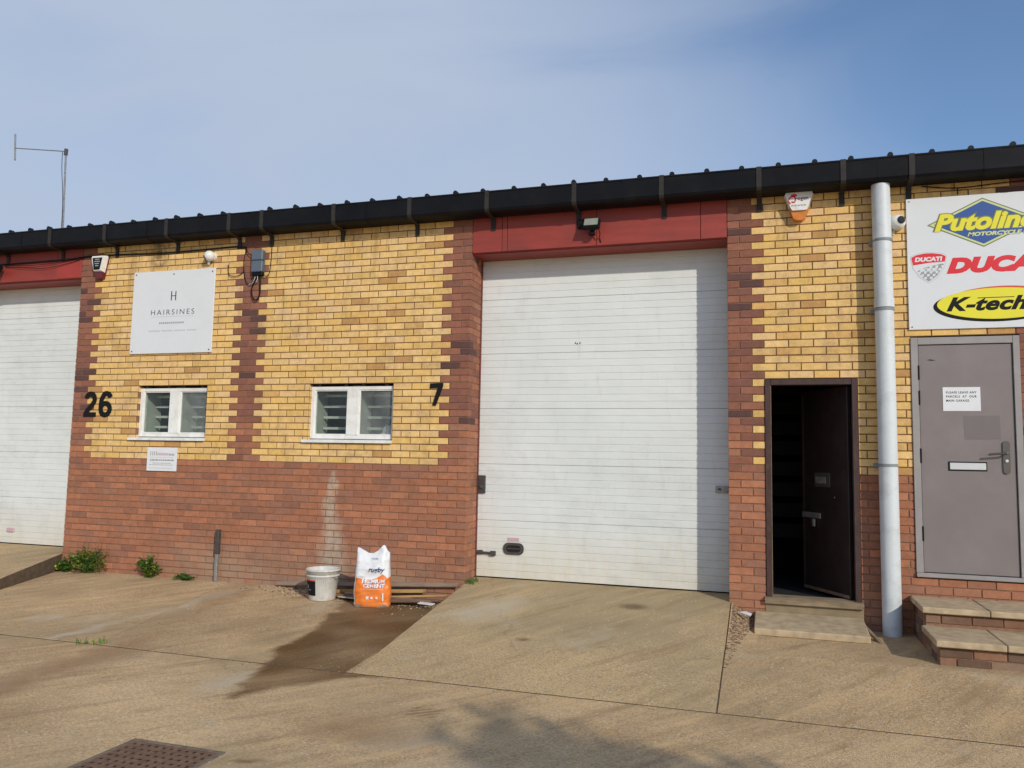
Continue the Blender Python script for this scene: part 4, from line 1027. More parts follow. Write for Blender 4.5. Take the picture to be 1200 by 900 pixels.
# ------------------------------------------------------------------ alarm boxes, cameras, lamp, junction box
def alarm(name, label, cx, zt, w_, h_, kind):
    t = thing(name, label, 'alarm box', (cx, 0, zt - h_))
    body = MB()
    def outline(s, top, bot, wt, wb): return [(cx - wt * s, top), (cx - wb * s, bot), (cx + wb * s, bot), (cx + wt * s, top), (cx + wt * s * .7, top + .012), (cx - wt * s * .7, top + .012)]
    if kind == 'L':
        def solid(mb, P, y0, y1, mat, s=.9):
            n = len(P); c_ = Vector((sum(p[0] for p in P) / n, 0, sum(p[1] for p in P) / n))
            vs = [(p[0], y0, p[1]) for p in P] + [(c_.x + (p[0] - c_.x) * s, y1, c_.z + (p[1] - c_.z) * s) for p in P]
            mb.add(vs, [tuple(range(n, 2 * n)), tuple(range(n))] + [(i, (i + 1) % n, n + (i + 1) % n, n + i) for i in range(n)], mat)
        m = M['maroon']; solid(body, [(cx - w_ * .5, zt - .02), (cx - w_ * .23, zt - h_), (cx + w_ * .23, zt - h_), (cx + w_ * .5, zt - .02)], -.004, -.06, m, .94); body.build('base', t)
        q = MB(); solid(q, [(cx - w_ * .51, zt - .03), (cx - w_ * .47, zt), (cx + w_ * .47, zt), (cx + w_ * .51, zt - .03), (cx + w_ * .33, zt - h_ * .73), (cx - w_ * .30, zt - h_ * .73)], -.03, -.095, M['white'], .86); q.build('cover', t)
        q = MB(); q.poly([(cx - w_ * .36, zt - .035), (cx - w_ * .24, zt - h_ * .64), (cx + w_ * .20, zt - h_ * .64), (cx + w_ * .36, zt - .035)], -.0955, .002, M['ink']); q.build('panel', t)
        q = MB()
        for i, (a, b) in enumerate(((-.16, .16), (-.2, .2), (-.17, .18), (-.12, .12))):
            x = cx + a * w_
            while x < cx + b * w_ - .01: q.box(x, x + .012, -.0985, -.0978, zt - .062 - i * .028, zt - .050 - i * .028, M['paleink']); x += .018
        q.build('small_print', t)
    else:
        def solid(mb, P, y0, y1, mat, s=.9):
            n = len(P); c_ = Vector((sum(p[0] for p in P) / n, 0, sum(p[1] for p in P) / n))
            vs = [(p[0], y0, p[1]) for p in P] + [(c_.x + (p[0] - c_.x) * s, y1, c_.z + (p[1] - c_.z) * s) for p in P]
            mb.add(vs, [tuple(range(n, 2 * n)), tuple(range(n))] + [(i, (i + 1) % n, n + (i + 1) % n, n + i) for i in range(n)], mat)
        solid(body, [(cx - w_ * .34, zt - h_ * .55), (cx - w_ * .20, zt - h_ * .93), (cx - w_ * .1, zt - h_), (cx + w_ * .12, zt - h_), (cx + w_ * .2, zt - h_ * .93), (cx + w_ * .36, zt - h_ * .55)], -.004, -.075, M['amber'], .93); body.build('lens', t)
        q = MB(); solid(q, [(cx - w_ * .5, zt - .03), (cx - w_ * .47, zt - .008), (cx - w_ * .1, zt), (cx + w_ * .46, zt), (cx + w_ * .5, zt - .025), (cx + w_ * .28, zt - h_ * .69), (cx + w_ * .2, zt - h_ * .70), (cx - w_ * .22, zt - h_ * .70), (cx - w_ * .28, zt - h_ * .64)], -.004, -.095, M['white'], .92); q.build('cover', t)
        q = MB(); q.tube(spline([(cx - .075, -.097, zt - .125), (cx - .095, -.097, zt - .09), (cx - .06, -.097, zt - .055), (cx - .03, -.097, zt - .075), (cx - .04, -.097, zt - .11), (cx - .065, -.097, zt - .105)], 5), .006, M['redink'], 5); q.build('emblem', t)
        q = MB(); q.poly(ell(cx - .045, zt - .045, .03, .014, 14), -.0955, .001, M['redink']); q.build('emblem', t)
        text_obj('lettering', 'rogen', cx - .03, cx + .085, zt - .105, zt - .068, -.0958, M['maroon'], t, .02)
        q = MB()
        for i in range(5): q.box(cx - .07 + i * .028, cx - .05 + i * .028, -.0965, -.0955, zt - .150, zt - .138, M['greyink'])
        q.build('small_print', t)
    rebase(t); return t
alarm('alarm_box', 'dark faced alarm box with white rim and maroon base beside the left shutter', -7.765, 2.575, .215, .30, 'L')
alarm('alarm_box', 'white alarm box with amber lower half near the top of the right brick pier', .672, 2.705, .275, .285, 'R')
# dome cameras
def dome(label, c, r, look):
    t = thing('security_camera', label, 'camera', (c[0], 0, c[2] - r))
    cc = Vector(c); lookv = Vector(look).normalized()
    m = MB(); m.tube([(c[0] + .01, -.003, c[2]), (c[0] + .01, -.035, c[2])], r * .85, M['white'], 20); m.build('mount', t, smooth=False)
    m = MB(); vs = []; fs = []; n = 12
    for i in range(n + 1):
        for j in range(2 * n):
            th = math.pi * i / n; ph = math.pi * j / n; d = Vector((math.sin(th) * math.cos(ph), math.sin(th) * math.sin(ph), math.cos(th))); vs.append(cc + d * r)
    for i in range(n):
        for j in range(2 * n): a = i * 2 * n + j; b = i * 2 * n + (j + 1) % (2 * n); fs.append((a, b, b + 2 * n, a + 2 * n))
    m.add(vs, fs, M['white']); m.build('ball', t, smooth=True)
    m = MB(); p = cc + lookv * (r * .86); m.tube([p, p + lookv * (r * .12), p + lookv * (r * .2)], [r * .50, r * .50, r * .42], M['lens'], 18); m.build('lens', t)
    m = MB(); m.tube([(c[0] - .03, -.02, c[2] - r * .7), (c[0] - .035, -.03, c[2] - r * 1.5)], .016, M['white'], 8); m.build('cable_boss', t)
    rebase(t); return t
dome('white ball camera under the eaves above the square sign', (-6.085, -.065, 2.472), .064, (-.8, -.5, -.5))
dome('white ball camera with dark lens between the drain pipe and sponsor sign', (1.528, -.08, 2.335), .072, (.45, -1, .12))
# floodlight on the beam
t = thing('floodlight', 'small black floodlight fixed to the red beam over the middle door', 'floodlight', (-1.36, 0, 2.42))
m = MB(); m.box(-1.52, -1.43, -.035, -.004, 2.50, 2.60, M['black'], .006); m.build('mounting_box', t)
rt = Matrix.Rotation(R(-28), 3, 'X')
m = MB(); m.box(-.088, .088, -.032, .03, -.06, .062, M['black'], .010, rot=rt, at=(-1.352, -.105, 2.515)); m.build('housing', t)
m = MB(); m.box(-.072, .072, -.036, -.033, -.040, .050, M['lampglass'], .001, rot=rt, at=(-1.352, -.105, 2.515)); m.build('lamp_glass', t)
m = MB(); m.tube([(-1.352, -.004, 2.47), (-1.352, -.06, 2.455), (-1.352, -.085, 2.465)], .013, M['black'], 8); m.box(-1.385, -1.32, -.10, -.05, 2.405, 2.445, M['black'], .008); m.build('sensor', t)
m = MB(); m.tube(spline([(-1.29, -.09, 2.50), (-1.27, -.07, 2.42), (-1.285, -.02, 2.40), (-1.27, -.01, 2.345)], 5), .005, M['ink'], 6); m.tube(spline([(-1.43, -.02, 2.53), (-1.39, -.05, 2.56), (-1.35, -.07, 2.56)], 4), .005, M['ink'], 6); m.build('lead', t, smooth=True)
rebase(t)
# junction box with its wires
t = thing('junction_box', 'slate grey junction box with dangling wires on the red brick strip', 'junction box', (-5.40, 0, 2.23))
m = MB(); m.box(-5.482, -5.330, -.075, -.004, 2.380, 2.505, M['greybox'], .008); m.build('lid', t)
m = MB(); m.box(-5.482, -5.330, -.073, -.004, 2.240, 2.376, M['greybox'], .008); m.build('body', t)
m = MB(); m.box(-5.478, -5.334, -.06, -.004, 2.195, 2.239, M['black'], .006); m.build('gland_strip', t)
rebase(t)
def cable(name, label, paths, r, mat):
    m = MB()
    for P in paths: m.tube(spline(P, 7), r, mat, 6)
    return tag(m.build(name, smooth=True), label, 'cable')
cable('cable_loop', 'black cable loop hanging below the slate grey junction box', [[(-5.38, -.03, 2.21), (-5.365, -.035, 2.08), (-5.375, -.03, 1.96), (-5.42, -.03, 1.905), (-5.47, -.03, 1.95), (-5.485, -.03, 2.05), (-5.455, -.03, 2.12), (-5.41, -.035, 2.21)]], .0085, M['ink'])
cable('wire_bundle', 'thin loose wires curling left and right of the junction box', [
    [(-5.60, -.01, 2.56), (-5.57, -.03, 2.50), (-5.50, -.04, 2.44), (-5.485, -.04, 2.40)], [(-5.60, -.01, 2.55), (-5.62, -.02, 2.40), (-5.61, -.02, 2.25), (-5.57, -.02, 2.13), (-5.50, -.03, 2.11), (-5.44, -.03, 2.2)],
    [(-5.34, -.03, 2.21), (-5.30, -.02, 2.19), (-5.26, -.015, 2.24), (-5.245, -.012, 2.45), (-5.25, -.012, 2.66)], [(-5.61, -.015, 2.27), (-5.70, -.02, 2.215), (-5.82, -.02, 2.235), (-5.85, -.012, 2.36)]], .0045, M['ink'])
cable('pale_wire', 'pale grey wire hooked under the junction box', [[(-5.43, -.035, 2.215), (-5.45, -.04, 2.15), (-5.48, -.035, 2.11), (-5.53, -.03, 2.10)], [(-5.41, -.04, 2.215), (-5.40, -.045, 2.16), (-5.42, -.04, 2.12)]], .0045, M['paleink'])
cable('overhead_cable', 'black cable clipped along the left unit under the gutter', [[(-11.0, -.02, 2.60), (-9.6, -.02, 2.565), (-8.41, -.02, 2.567), (-7.99, -.02, 2.585), (-7.5, -.02, 2.58), (-6.78, -.02, 2.562), (-6.08, -.02, 2.57), (-5.75, -.02, 2.575), (-5.60, -.02, 2.56)]], .010, M['ink'])
cable('sagging_wire', 'thin wire sagging across the red beam above the left shutter', [[(-9.40, -.02, 2.53), (-9.1, -.03, 2.50), (-8.7, -.03, 2.47), (-8.3, -.02, 2.52), (-8.05, -.01, 2.575)], [(-9.40, -.02, 2.54), (-8.9, -.03, 2.52), (-8.4, -.02, 2.54), (-8.1, -.01, 2.58)]], .004, M['ink'])
cable('gutter_wire', 'thin black wire running under the gutter over the sponsor sign', [[(1.75, -.02, 2.68), (2.05, -.02, 2.64), (2.5, -.02, 2.66), (3.4, -.02, 2.67)], [(2.05, -.014, 2.64), (2.05, -.014, 2.58)]], .005, M['ink'])
# black lamp housing at far left of the beam
t = thing('floodlight', 'black floodlight on the red beam at the left edge over the shutter', 'floodlight', (-9.42, 0, 2.40))
m = MB(); m.box(-.10, .10, -.04, .04, -.07, .07, M['black'], .012, rot=rt, at=(-9.47, -.12, 2.47)); m.build('housing', t)
m = MB(); m.tube([(-9.47, -.003, 2.50), (-9.47, -.09, 2.49)], .015, M['black'], 8); m.build('arm', t); rebase(t)

# ------------------------------------------------------------------ drain pipe
t = thing('drain_pipe', 'pale grey drain pipe running from the gutter to the ground right of the open door', 'drain pipe', (1.395, -.1, -1.41))
pr = .081; pc = (1.392, -.115)
m = MB(); m.tube([(pc[0] - .004, pc[1], 2.69), (pc[0], pc[1], 2.17)], pr, M['pvc'], 36); m.build('pipe_section', t, smooth=True)
m = MB(); m.tube([(pc[0], pc[1], 2.15), (pc[0] + .004, pc[1], 1.60)], pr, M['pvc'], 36); m.tube([(pc[0] + .004, pc[1], 1.62), (pc[0] + .004, pc[1], 1.53)], pr + .006, M['pvc'], 36); m.build('pipe_section', t, smooth=True)
m = MB(); m.tube([(pc[0] + .004, pc[1], 1.525), (pc[0] + .010, pc[1], -1.43)], pr, M['pvc'], 36); m.build('pipe_section', t, smooth=True)
for zz, rr in ((2.160, pr + .004), (1.513, pr + .004), (.092, pr + .003)):
    m = MB(); m.tube([(pc[0] + .005, pc[1], zz - .013), (pc[0] + .005, pc[1], zz + .013)], rr, M['greyband'], 36); m.box(pc[0] - .105, pc[0] - .055, -.06, -.003, zz - .02, zz + .02, M['greyband'], .004); m.build('pipe_clip', t)
rebase(t)

# ------------------------------------------------------------------ aerial
t = thing('television_aerial', 'thin aerial mast with one boom and dipole on the roof at left', 'aerial', (-10.09, 1.5, 3.05))
m = MB(); m.tube([(-10.085, 1.5, 3.05), (-10.155, 1.5, 4.80)], .014, M['steel'], 8); m.build('mast', t)
m = MB(); m.tube([(-10.13, 1.49, 4.775), (-11.23, 1.5, 4.945)], .008, M['steel'], 6); m.build('boom', t)
m = MB(); m.tube([(-11.235, 1.5, 5.18), (-11.20, 1.5, 4.74)], .013, M['steel'], 8); m.build('dipole', t)
m = MB(); m.tube([(-10.155, 1.5, 4.72), (-10.15, 1.5, 4.82)], .028, M['darkmetal'], 8); m.build('clamp', t)
m = MB(); m.tube(spline([(-10.20, 1.48, 4.77), (-10.19, 1.48, 4.5), (-10.12, 1.48, 3.9), (-10.11, 1.48, 3.06)], 5), .005, M['ink'], 5); m.build('lead', t); rebase(t)

# ------------------------------------------------------------------ doorstep slab, steps
t = thing('doorstep', 'single worn concrete doorstep slab in front of the open dark door', 'doorstep', (.71, -.3, -1.40))
m = MB(); vs = []; S = Matrix.Rotation(R(-5.5), 3, 'X')
m.box(.235, 1.175, -.60, -.012, -.062, 0, M['slab'], .008, rot=Matrix.Rotation(R(5.0), 3, 'X'), at=(0, 0, -1.292)); m.build('slab', t)
m = MB(); m.box(.30, 1.14, -.50, -.02, -1.48, -1.40, M['slab'], .01); m.build('bedding', t)
m = MB(); m.box(.0, .032, -.24, .24, -.012, .012, M['worn'], .003, rot=Matrix.Rotation(R(18), 3, 'Z') @ Matrix.Rotation(R(14), 3, 'X'), at=(1.205, -.38, -1.375))
tag(m.build('timber_offcut'), 'thin timber offcut leaning along the right side of the doorstep', 'timber')
rebase(t)
t = thing('front_steps', 'two brick steps with paving slab treads below the grey door', 'steps', (2.3, -.6, -1.40))
SX0, SX1 = 1.575, 3.35
m = MB(); m.box(SX0 + .022, SX1, -.585, .003, -1.6, -1.112, M['mortar_r']); m.box(SX0 + .022, SX1, -1.145, -.585, -1.6, -1.268, M['mortar_r']); core_ = m.build('core', t)
for (a, b) in ((SX0 - .012, 2.055), (2.061, 2.70), (2.706, SX1 + .01)):
    m = MB(); m.box(a, b, -.635, -.004, -1.110, -1.062, M['slab'], .006); m.build('slab', t)
    m = MB(); m.box(a - (0.0 if a < 2 else .02), b - (.02 if b < 3.3 else 0), -1.20, -.640 + .06, -1.266, -1.217, M['slab'], .006) ; m.build('slab', t)
SB = Bricks()
def riser(yf, z0, n, off, x0=SX0 + .02, x1=SX1):
    for i in range(n):
        z = z0 + i * C; x = x0 - (off if i % 2 == 0 else 0) ; first = True
        while x < x1:
            a = max(x, x0); b = min(x + B, x1)
            if b - a > .03: SB.add(a + (0 if a == x0 else J / 2), z, b - a - J / 2 - (0 if a == x0 else J / 2), C - J, .1, 's', y=yf)
            x += B
PAL['s'] = [(c[0] * k, c[1] * k * 1.22, c[2] * k * 1.3, 1) for c, k in [(rcol(), random.uniform(.42, .78)) for _ in range(14)]] + [(.26, .17, .11, 1), (.30, .21, .14, 1)]
riser(-.592, -1.19, 1, .1125); riser(-1.152, -1.4185, 2, .1125)
# side faces (towards the pipe)
for (yf, yb, z0, n) in ((-.592, 0, -1.4185, 4), (-1.152, -.60, -1.4185, 2)):
    for i in range(n):
        z = z0 + i * C; y = yf + (.0 if i % 2 else -.1125)
        y = yb
        while y > yf + .02:
            a = max(y - B, yf)
            if y - a > .03 and z < -1.12: SB.add(SX0 + .02 - .003, z, y - a - J, C - J, .06, 's', y=y - J / 2, rz=R(-90))
            y -= B
SB.build(core_, 'brickwork'); rebase(t)

# ------------------------------------------------------------------ drain cover
t = thing('drain_cover', 'rusty square drain cover with rows of square studs set in the yard', 'drain cover', (-2.775, -4.52, GZ))
a0, a1, b0, b1 = HX0 + .003, HX1 - .003, HY0 + .003, HY1 - .003
m = MB()
for (p, q_, r_, s_) in ((a0, a1, b0, b0 + .028), (a0, a1, b1 - .028, b1), (a0, a0 + .028, b0 + .028, b1 - .028), (a1 - .028, a1, b0 + .028, b1 - .028)): m.box(p, q_, r_, s_, GZ - .05, GZ + .004, M['ironframe'], .002)
m.build('frame', t)
m = MB(); m.box(a0 + .03, a1 - .03, b0 + .03, b1 - .03, GZ - .06, GZ - .0045, M['pit']); m.build('tray', t)
m = MB(); nx = 11; ny = 9; ww = (a1 - a0 - .064); hh_ = (b1 - b0 - .064); px_ = ww / nx; py_ = hh_ / ny
for i in range(nx + 1): m.box(a0 + .032 + i * px_ - px_ * .22, a0 + .032 + i * px_ + px_ * .22, b0 + .03, b1 - .03, GZ - .0045, GZ + .0025, M['rust'])
for j in range(ny + 1):
    m.box(a0 + .03, a1 - .03, b0 + .032 + j * py_ - py_ * .22, b0 + .032 + j * py_ + py_ * .22, GZ - .0044, GZ + .0018, M['rust'])
m.build('grid', t); rebase(t)

# ------------------------------------------------------------------ bucket
BX, BY, BZ = -4.14, -.42, left_z(-4.14, -.42)
t = thing('bucket', 'cloudy white plastic bucket with dark label against the brick wall', 'bucket', (BX, BY, BZ))
prof = [(.0, .004), (.120, .004), (.132, .0), (.137, .01), (.172, .30), (.180, .302), (.182, .314), (.178, .322), (.170, .322), (.168, .31), (.134, .016), (.0, .014)]
m = MB(); m.lathe(prof, (BX, BY, BZ), M['bucket'], 40); m.lathe([(.166, .245), (.1735, .247), (.1745, .262), (.168, .266)], (BX, BY, BZ), M['bucket'], 40); body = m.build('tub', t, smooth=True)
def onb(th, z, e=.0012): r_ = .137 + (.172 - .137) * (z - .01) / .29 + e; return (BX + r_ * math.cos(th), BY + r_ * math.sin(th), BZ + z)
def patch(name, th0, th1, z0, z1, mat, e=.0012, n=10, par=t):
    m = MB(); vs = []
    for i in range(n + 1):
        th = th0 + (th1 - th0) * i / n; vs += [onb(th, z0, e), onb(th, z1, e)]
    m.add(vs, [(2 * i, 2 * i + 2, 2 * i + 3, 2 * i + 1) for i in range(n)], mat); return m.build(name, par, fix=False)
patch('label', R(200), R(272), .055, .205, M['ink']); patch('label', R(196), R(272), .206, .214, M['redink'], .0014)
patch('label', R(198), R(206), .214, .235, M['redink'])
for i, th in enumerate((R(212), R(217))):
    q = patch('lettering', th, th + R(2.2), .218, .248, M['ink'], .0015, 2)
q = patch('lettering', R(217), R(223), .218, .226, M['ink'], .0015, 2)
patch('lettering', R(228), R(250), .11, .115, M['paleink'], .002, 4); patch('lettering', R(225), R(235), .13, .16, M['greyink'], .002, 4)
for k in range(9): patch('rib', R(277 + k * 7.0), R(279 + k * 7.0), .02, .225, M['bucket'], .0035, 2, body)
m = MB(); hth0 = R(345); P = []
for i in range(13):
    a = math.pi * i / 12; P.append((BX + math.cos(R(-20)) * .186 * math.cos(a) - 0 * a, 0, 0))
A = Vector(onb(R(-8), .235, .008)); Bp = Vector(onb(R(172), .235, .008)); mid = (A + Bp) / 2
P = []
for i in range(15):
    a = math.pi * i / 14; p = mid + (A - mid) * math.cos(a) + Vector((-.03, -.172, -.01)) * math.sin(a) * 1.02 + Vector((0, 0, .055)) * math.sin(a); P.append(p)
m.tube(P, .0032, M['steel'], 6); m.build('handle', t, smooth=True)
m = MB(); m.tube([A - Vector((.02, 0, 0)), A + Vector((.012, 0, 0))], .014, M['greyband'], 10); m.build('handle_boss', t); rebase(t)

# ------------------------------------------------------------------ cement bag
GX, GY = -3.50, -.52; GBZ = left_z(GX, GY) - .004
t = thing('cement_bag', 'open white and orange bag of cement standing beside the bucket', 'cement bag', (GX, GY, GBZ))
brot = R(16)
def bagp(u, h):
    """u: angle around, h: 0..1 height -> local point"""
    HB = .40
    ca, sa = math.cos(u), math.sin(u)
    def se(v, p): return math.copysign(abs(v) ** p, v)
    bulge = 1 + .05 * math.sin(math.pi * min(1, h * 1.3))
    wx = (.170 + .012 * math.exp(-((h - .22) / .2) ** 2)) * bulge * (1 - .04 * max(0, h - .6)) * (1.04 if h < .08 else 1)
    tp = max(0, (h - .70) / .30); dy = .085 * (1 - tp ** 1.3 * .86) * (.86 if h < .03 else 1)
    x = wx * se(ca, .55); y = dy * se(sa, .55)
    s_ = x / .17
    top = .56 + .060 * math.exp(-((s_ - .60) / .22) ** 2) + .030 * math.exp(-((s_ + 1.0) / .35) ** 2) - .03 * math.exp(-((s_ + .15) / .3) ** 2) - .02 * max(0, s_ - .75) * 4
    z = h * top
    w_ = noise.noise(Vector((x * 9, y * 5 + 2, z * 7))) * .020 + noise.noise(Vector((x * 26, y * 9, z * 18))) * .009 + abs(noise.noise(Vector((x * 14 + z * 9, y * 4, z * 12 - x * 8)))) * .014
    k = 1 + (w_ / .12) * (0.5 + tp)
    if sa < 0:
        rd = 1 - abs(noise.noise(Vector((x * 11 + z * 5, 1.7, z * 9 - x * 6)))) * 3.2; rd2 = 1 - abs(noise.noise(Vector((x * 19 - z * 12, 5.1, z * 17 + x * 5)))) * 3.2
        y += -.010 * max(0, rd) ** 2 - .004 * max(0, rd2) ** 2 + .012 * noise.noise(Vector((x * 7, 3, z * 8)))
    # creases running in below the white half
    y += -.0 if sa > 0 else .010 * math.exp(-((z - .31 - .05 * s_) / .018) ** 2) * (1 if s_ < .25 else 0)
    return Vector((x + tp * -.0, y * k, z))
def toW(p): c_, s2 = math.cos(brot), math.sin(brot); return (GX + p[0] * c_ - p[1] * s2, GY + p[0] * s2 + p[1] * c_, GBZ + p[2])
m = MB(); nu, nh = 56, 48; vs = []
for j in range(nh + 1):
    for i in range(nu): vs.append(toW(bagp(2 * math.pi * i / nu, j / nh)))
m.add(vs, [], M['bagw']); fo = [0, 0, 0]
iw, io, idt = m.m(M['bagw']), m.m(M['orange']), m.m(M['bagdirt'])
for j in range(nh):
    for i in range(nu):
        a = j * nu + i; b = j * nu + (i + 1) % nu; m.f.append((a, b, b + nu, a + nu))
        hz = (j + .5) / nh; 
        an = 2 * math.pi * (i + .5) / nu; lx = math.cos(an)
        k = idt if hz < .04 + .015 * math.sin(an * 5) else (io if (hz < .52 + .035 * lx and not (lx < -.86)) else iw)
        m.mi.append(k)
m.f.append(tuple(range(nu))[::-1]); m.mi.append(idt)
m.build('sack', t, smooth=True)
def bag_front(x, z):
    best = None
    ca = max(-1, min(1, abs(x) / (.175 * 1.04))) ** (1 / .55); u = math.acos(math.copysign(min(1, ca), x))
    h = min(1, z / max(.3, bagp(-u, 1.0).z))
    return bagp(-u, h).y
def bwarp(v):
    x, y, z = v; yy = bag_front(x, z) - .012 + (y) ; return np.array(toW((x, yy, z)))
text_obj('lettering', 'rugby', -.03, .135, .345, .405, 0, M['navy'], t, .02, .2, warp=bwarp)
text_obj('lettering', 'PREMIUM', -.095, .140, .245, .285, 0, M['bagw'], t, .04, .1, warp=bwarp)
text_obj('lettering', 'CEMENT', -.080, .140, .200, .240, 0, M['bagw'], t, .04, .1, warp=bwarp)
text_obj('lettering', 'rugby', -.01, .07, .475, .497, 0, M['greyink'], t, .02, .2, warp=bwarp)
m = MB()
for (a, b, zz, hh2) in ((-.08, .12, .185, .004), (-.05, -.02, .085, .03), (.0, .02, .09, .02), (.05, .07, .09, .02), (.115, .128, .07, .08)):
    vs = [bwarp((x_, 0, z_)) for x_, z_ in ((a, zz), (b, zz), (b, zz + hh2), (a, zz + hh2))]; m.add(vs, [(0, 1, 2, 3)], M['bagw'])
m.build('printed_mark', t, fix=False); rebase(t)

# ------------------------------------------------------------------ timber scraps by the wall
def plank(label, p0, p1, wd, th_, mat, tilt=0.0, name='plank'):
    p0 = Vector(p0); p1 = Vector(p1); d = (p1 - p0); L = d.length; d.normalize()
    s_ = d.cross(Vector((0, 0, 1))).normalized(); n_ = s_.cross(d)
    s2 = s_ * math.cos(tilt) + n_ * math.sin(tilt); n2 = s2.cross(d)
    Mx = Matrix((d, s2, n2)).transposed()
    m = MB(); seg = 7; vs = []
    m.box(0, L, -wd / 2, wd / 2, 0, th_, mat, min(.004, th_ * .25), rot=Mx, at=p0)
    return tag(m.build(name), label, 'timber')
plank('long weathered batten lying against the foot of the wall, the uppermost timber', (-4.95, -.035, -1.375), (-2.76, -.028, -1.255), .055, .020, M['plankg'], R(-38))
plank('yellow timber plank behind the cement bag, lying flat beside the wall', (-4.15, -.13, -1.405), (-3.10, -.12, -1.335), .10, .035, M['plank'], R(5))
plank('longer yellow brown plank reaching past the bag towards the ramp', (-3.45, -.26, -1.395), (-2.80, -.21, -1.345), .09, .024, M['plank'], R(10))
plank('dark brown plank underneath the yellow one, running behind bucket and bag', (-4.35, -.21, -1.43), (-3.05, -.30, -1.395), .11, .030, M['plankd'], R(6))
plank('front dark plank with a yellow face nearest the wet patch', (-3.55, -.37, -1.43), (-2.92, -.33, -1.39), .07, .028, M['plankd'], R(8))
plank('short whitish painted lath between the bucket and the bag', (-3.98, -.36, -1.405), (-3.40, -.42, -1.408), .035, .012, M['plankw'], R(5))
plank('small pale offcut resting on the timber just right of the bucket', (-3.96, -.24, -1.385), (-3.72, -.21, -1.38), .06, .010, M['plankw'], R(12))
m = MB(); m.box(-.09, .09, -.03, .03, 0, .008, M['bagw'], .003, rot=Matrix.Rotation(R(-12), 3, 'Z') @ Matrix.Rotation(R(8), 3, 'X'), at=(-2.93, -.46, -1.385)); tag(m.build('plastic_scrap'), 'small white plastic scrap at the right end of the timber pile', 'scrap')
# rubble
def scatter(name, n, fx, zf, smin, smax, mat, flat=.6, seed=1, mats=None):
    rnd = random.Random(seed); m = MB()
    for _ in range(n):
        x, y = fx(rnd); s_ = rnd.uniform(smin, smax); z = zf(x, y); a = rnd.uniform(0, 6.28); mm = rnd.choice(mats) if mats else mat
        vs = []
        for k in range(5): t_ = a + k * 1.2566; rr = s_ * rnd.uniform(.6, 1.1); vs.append((x + rr * math.cos(t_), y + rr * math.sin(t_), z + s_ * flat * rnd.uniform(-.2, .25)))
        vs.append((x + rnd.uniform(-.3, .3) * s_, y + rnd.uniform(-.3, .3) * s_, z + s_ * flat)); vs.append((x, y, z - s_ * .4))
        m.add(vs, [(k, (k + 1) % 5, 5) for k in range(5)] + [((k + 1) % 5, k, 6) for k in range(5)], mm)
    return stuff(m.build(name))
o = scatter('rubble', 420, lambda r: (r.gauss(-4.5, .33), -abs(r.gauss(.05, .17)) - .03), left_z, .006, .022, M['rubble'], seed=3, mats=[M['rubble'], M['rubble'], M['slab'], M['litter']]); tag(o, 'loose mortar rubble along the wall left of the bucket', 'rubble')
o = scatter('rubble', 260, lambda r: (r.uniform(-3.3, -2.72), -abs(r.gauss(.22, .16)) - .05), left_z, .004, .016, M['rubble'], seed=4, mats=[M['rubble'], M['slab'], M['litter']]); tag(o, 'gritty rubble between the timber pile and the ramp edge', 'rubble')
o = scatter('leaf_litter', 900, lambda r: (lambda y: (r.uniform(.035, .10 + .17 * max(0, 1 + y / 1.3)), y))(-abs(r.gauss(.35, .45))), right_z, .005, .018, M['litter'], .35, 5, mats=[M['litter'], M['litter'], M['rubble'], M['plankd']]); tag(o, 'dead leaves and grit banked between the ramp and the doorstep', 'leaf litter')
o = scatter('grit', 500, lambda r: (r.uniform(-8, 3), -abs(r.gauss(0, .10)) - .02 if r.random() < .5 else r.uniform(-2.6, -2.4)), lambda x, y: (left_z(x, y) if x < -2.72 else (-9 if x < 0.02 else right_z(x, y))) if y > JY else GZ, .003, .009, M['rubble'], seed=6, mats=[M['rubble'], M['litter']]); tag(o, 'fine grit gathered in the joints and along the wall foot', 'grit')
m = MB(); m.add([(.13, -.30, -1.275), (.20, -.36, -1.285), (.215, -.33, -1.268), (.16, -.26, -1.262), (.10, -.27, -1.27)], [(0, 1, 2, 3, 4)], M['bagw']); m.add([(.13, -.30, -1.280), (.20, -.36, -1.290), (.215, -.33, -1.273), (.16, -.26, -1.267), (.10, -.27, -1.275)], [(4, 3, 2, 1, 0)], M['bagw']); tag(m.build('plastic_scrap'), 'torn white plastic scrap in the litter left of the doorstep', 'scrap')

# ------------------------------------------------------------------ stub post
t = thing('metal_post', 'short dark steel post with galvanised foot standing against the wall', 'post', (-5.765, -.04, -1.39))
m = MB(); m.box(-5.785, -5.735, -.075, -.03, -1.08, -.80, M['darkmetal'], .003, ); m.build('post_sleeve', t)
m = MB(); m.box(-5.780, -5.742, -.070, -.035, -1.42, -1.08, M['steel'], .003); m.build('post_foot', t); rebase(t)

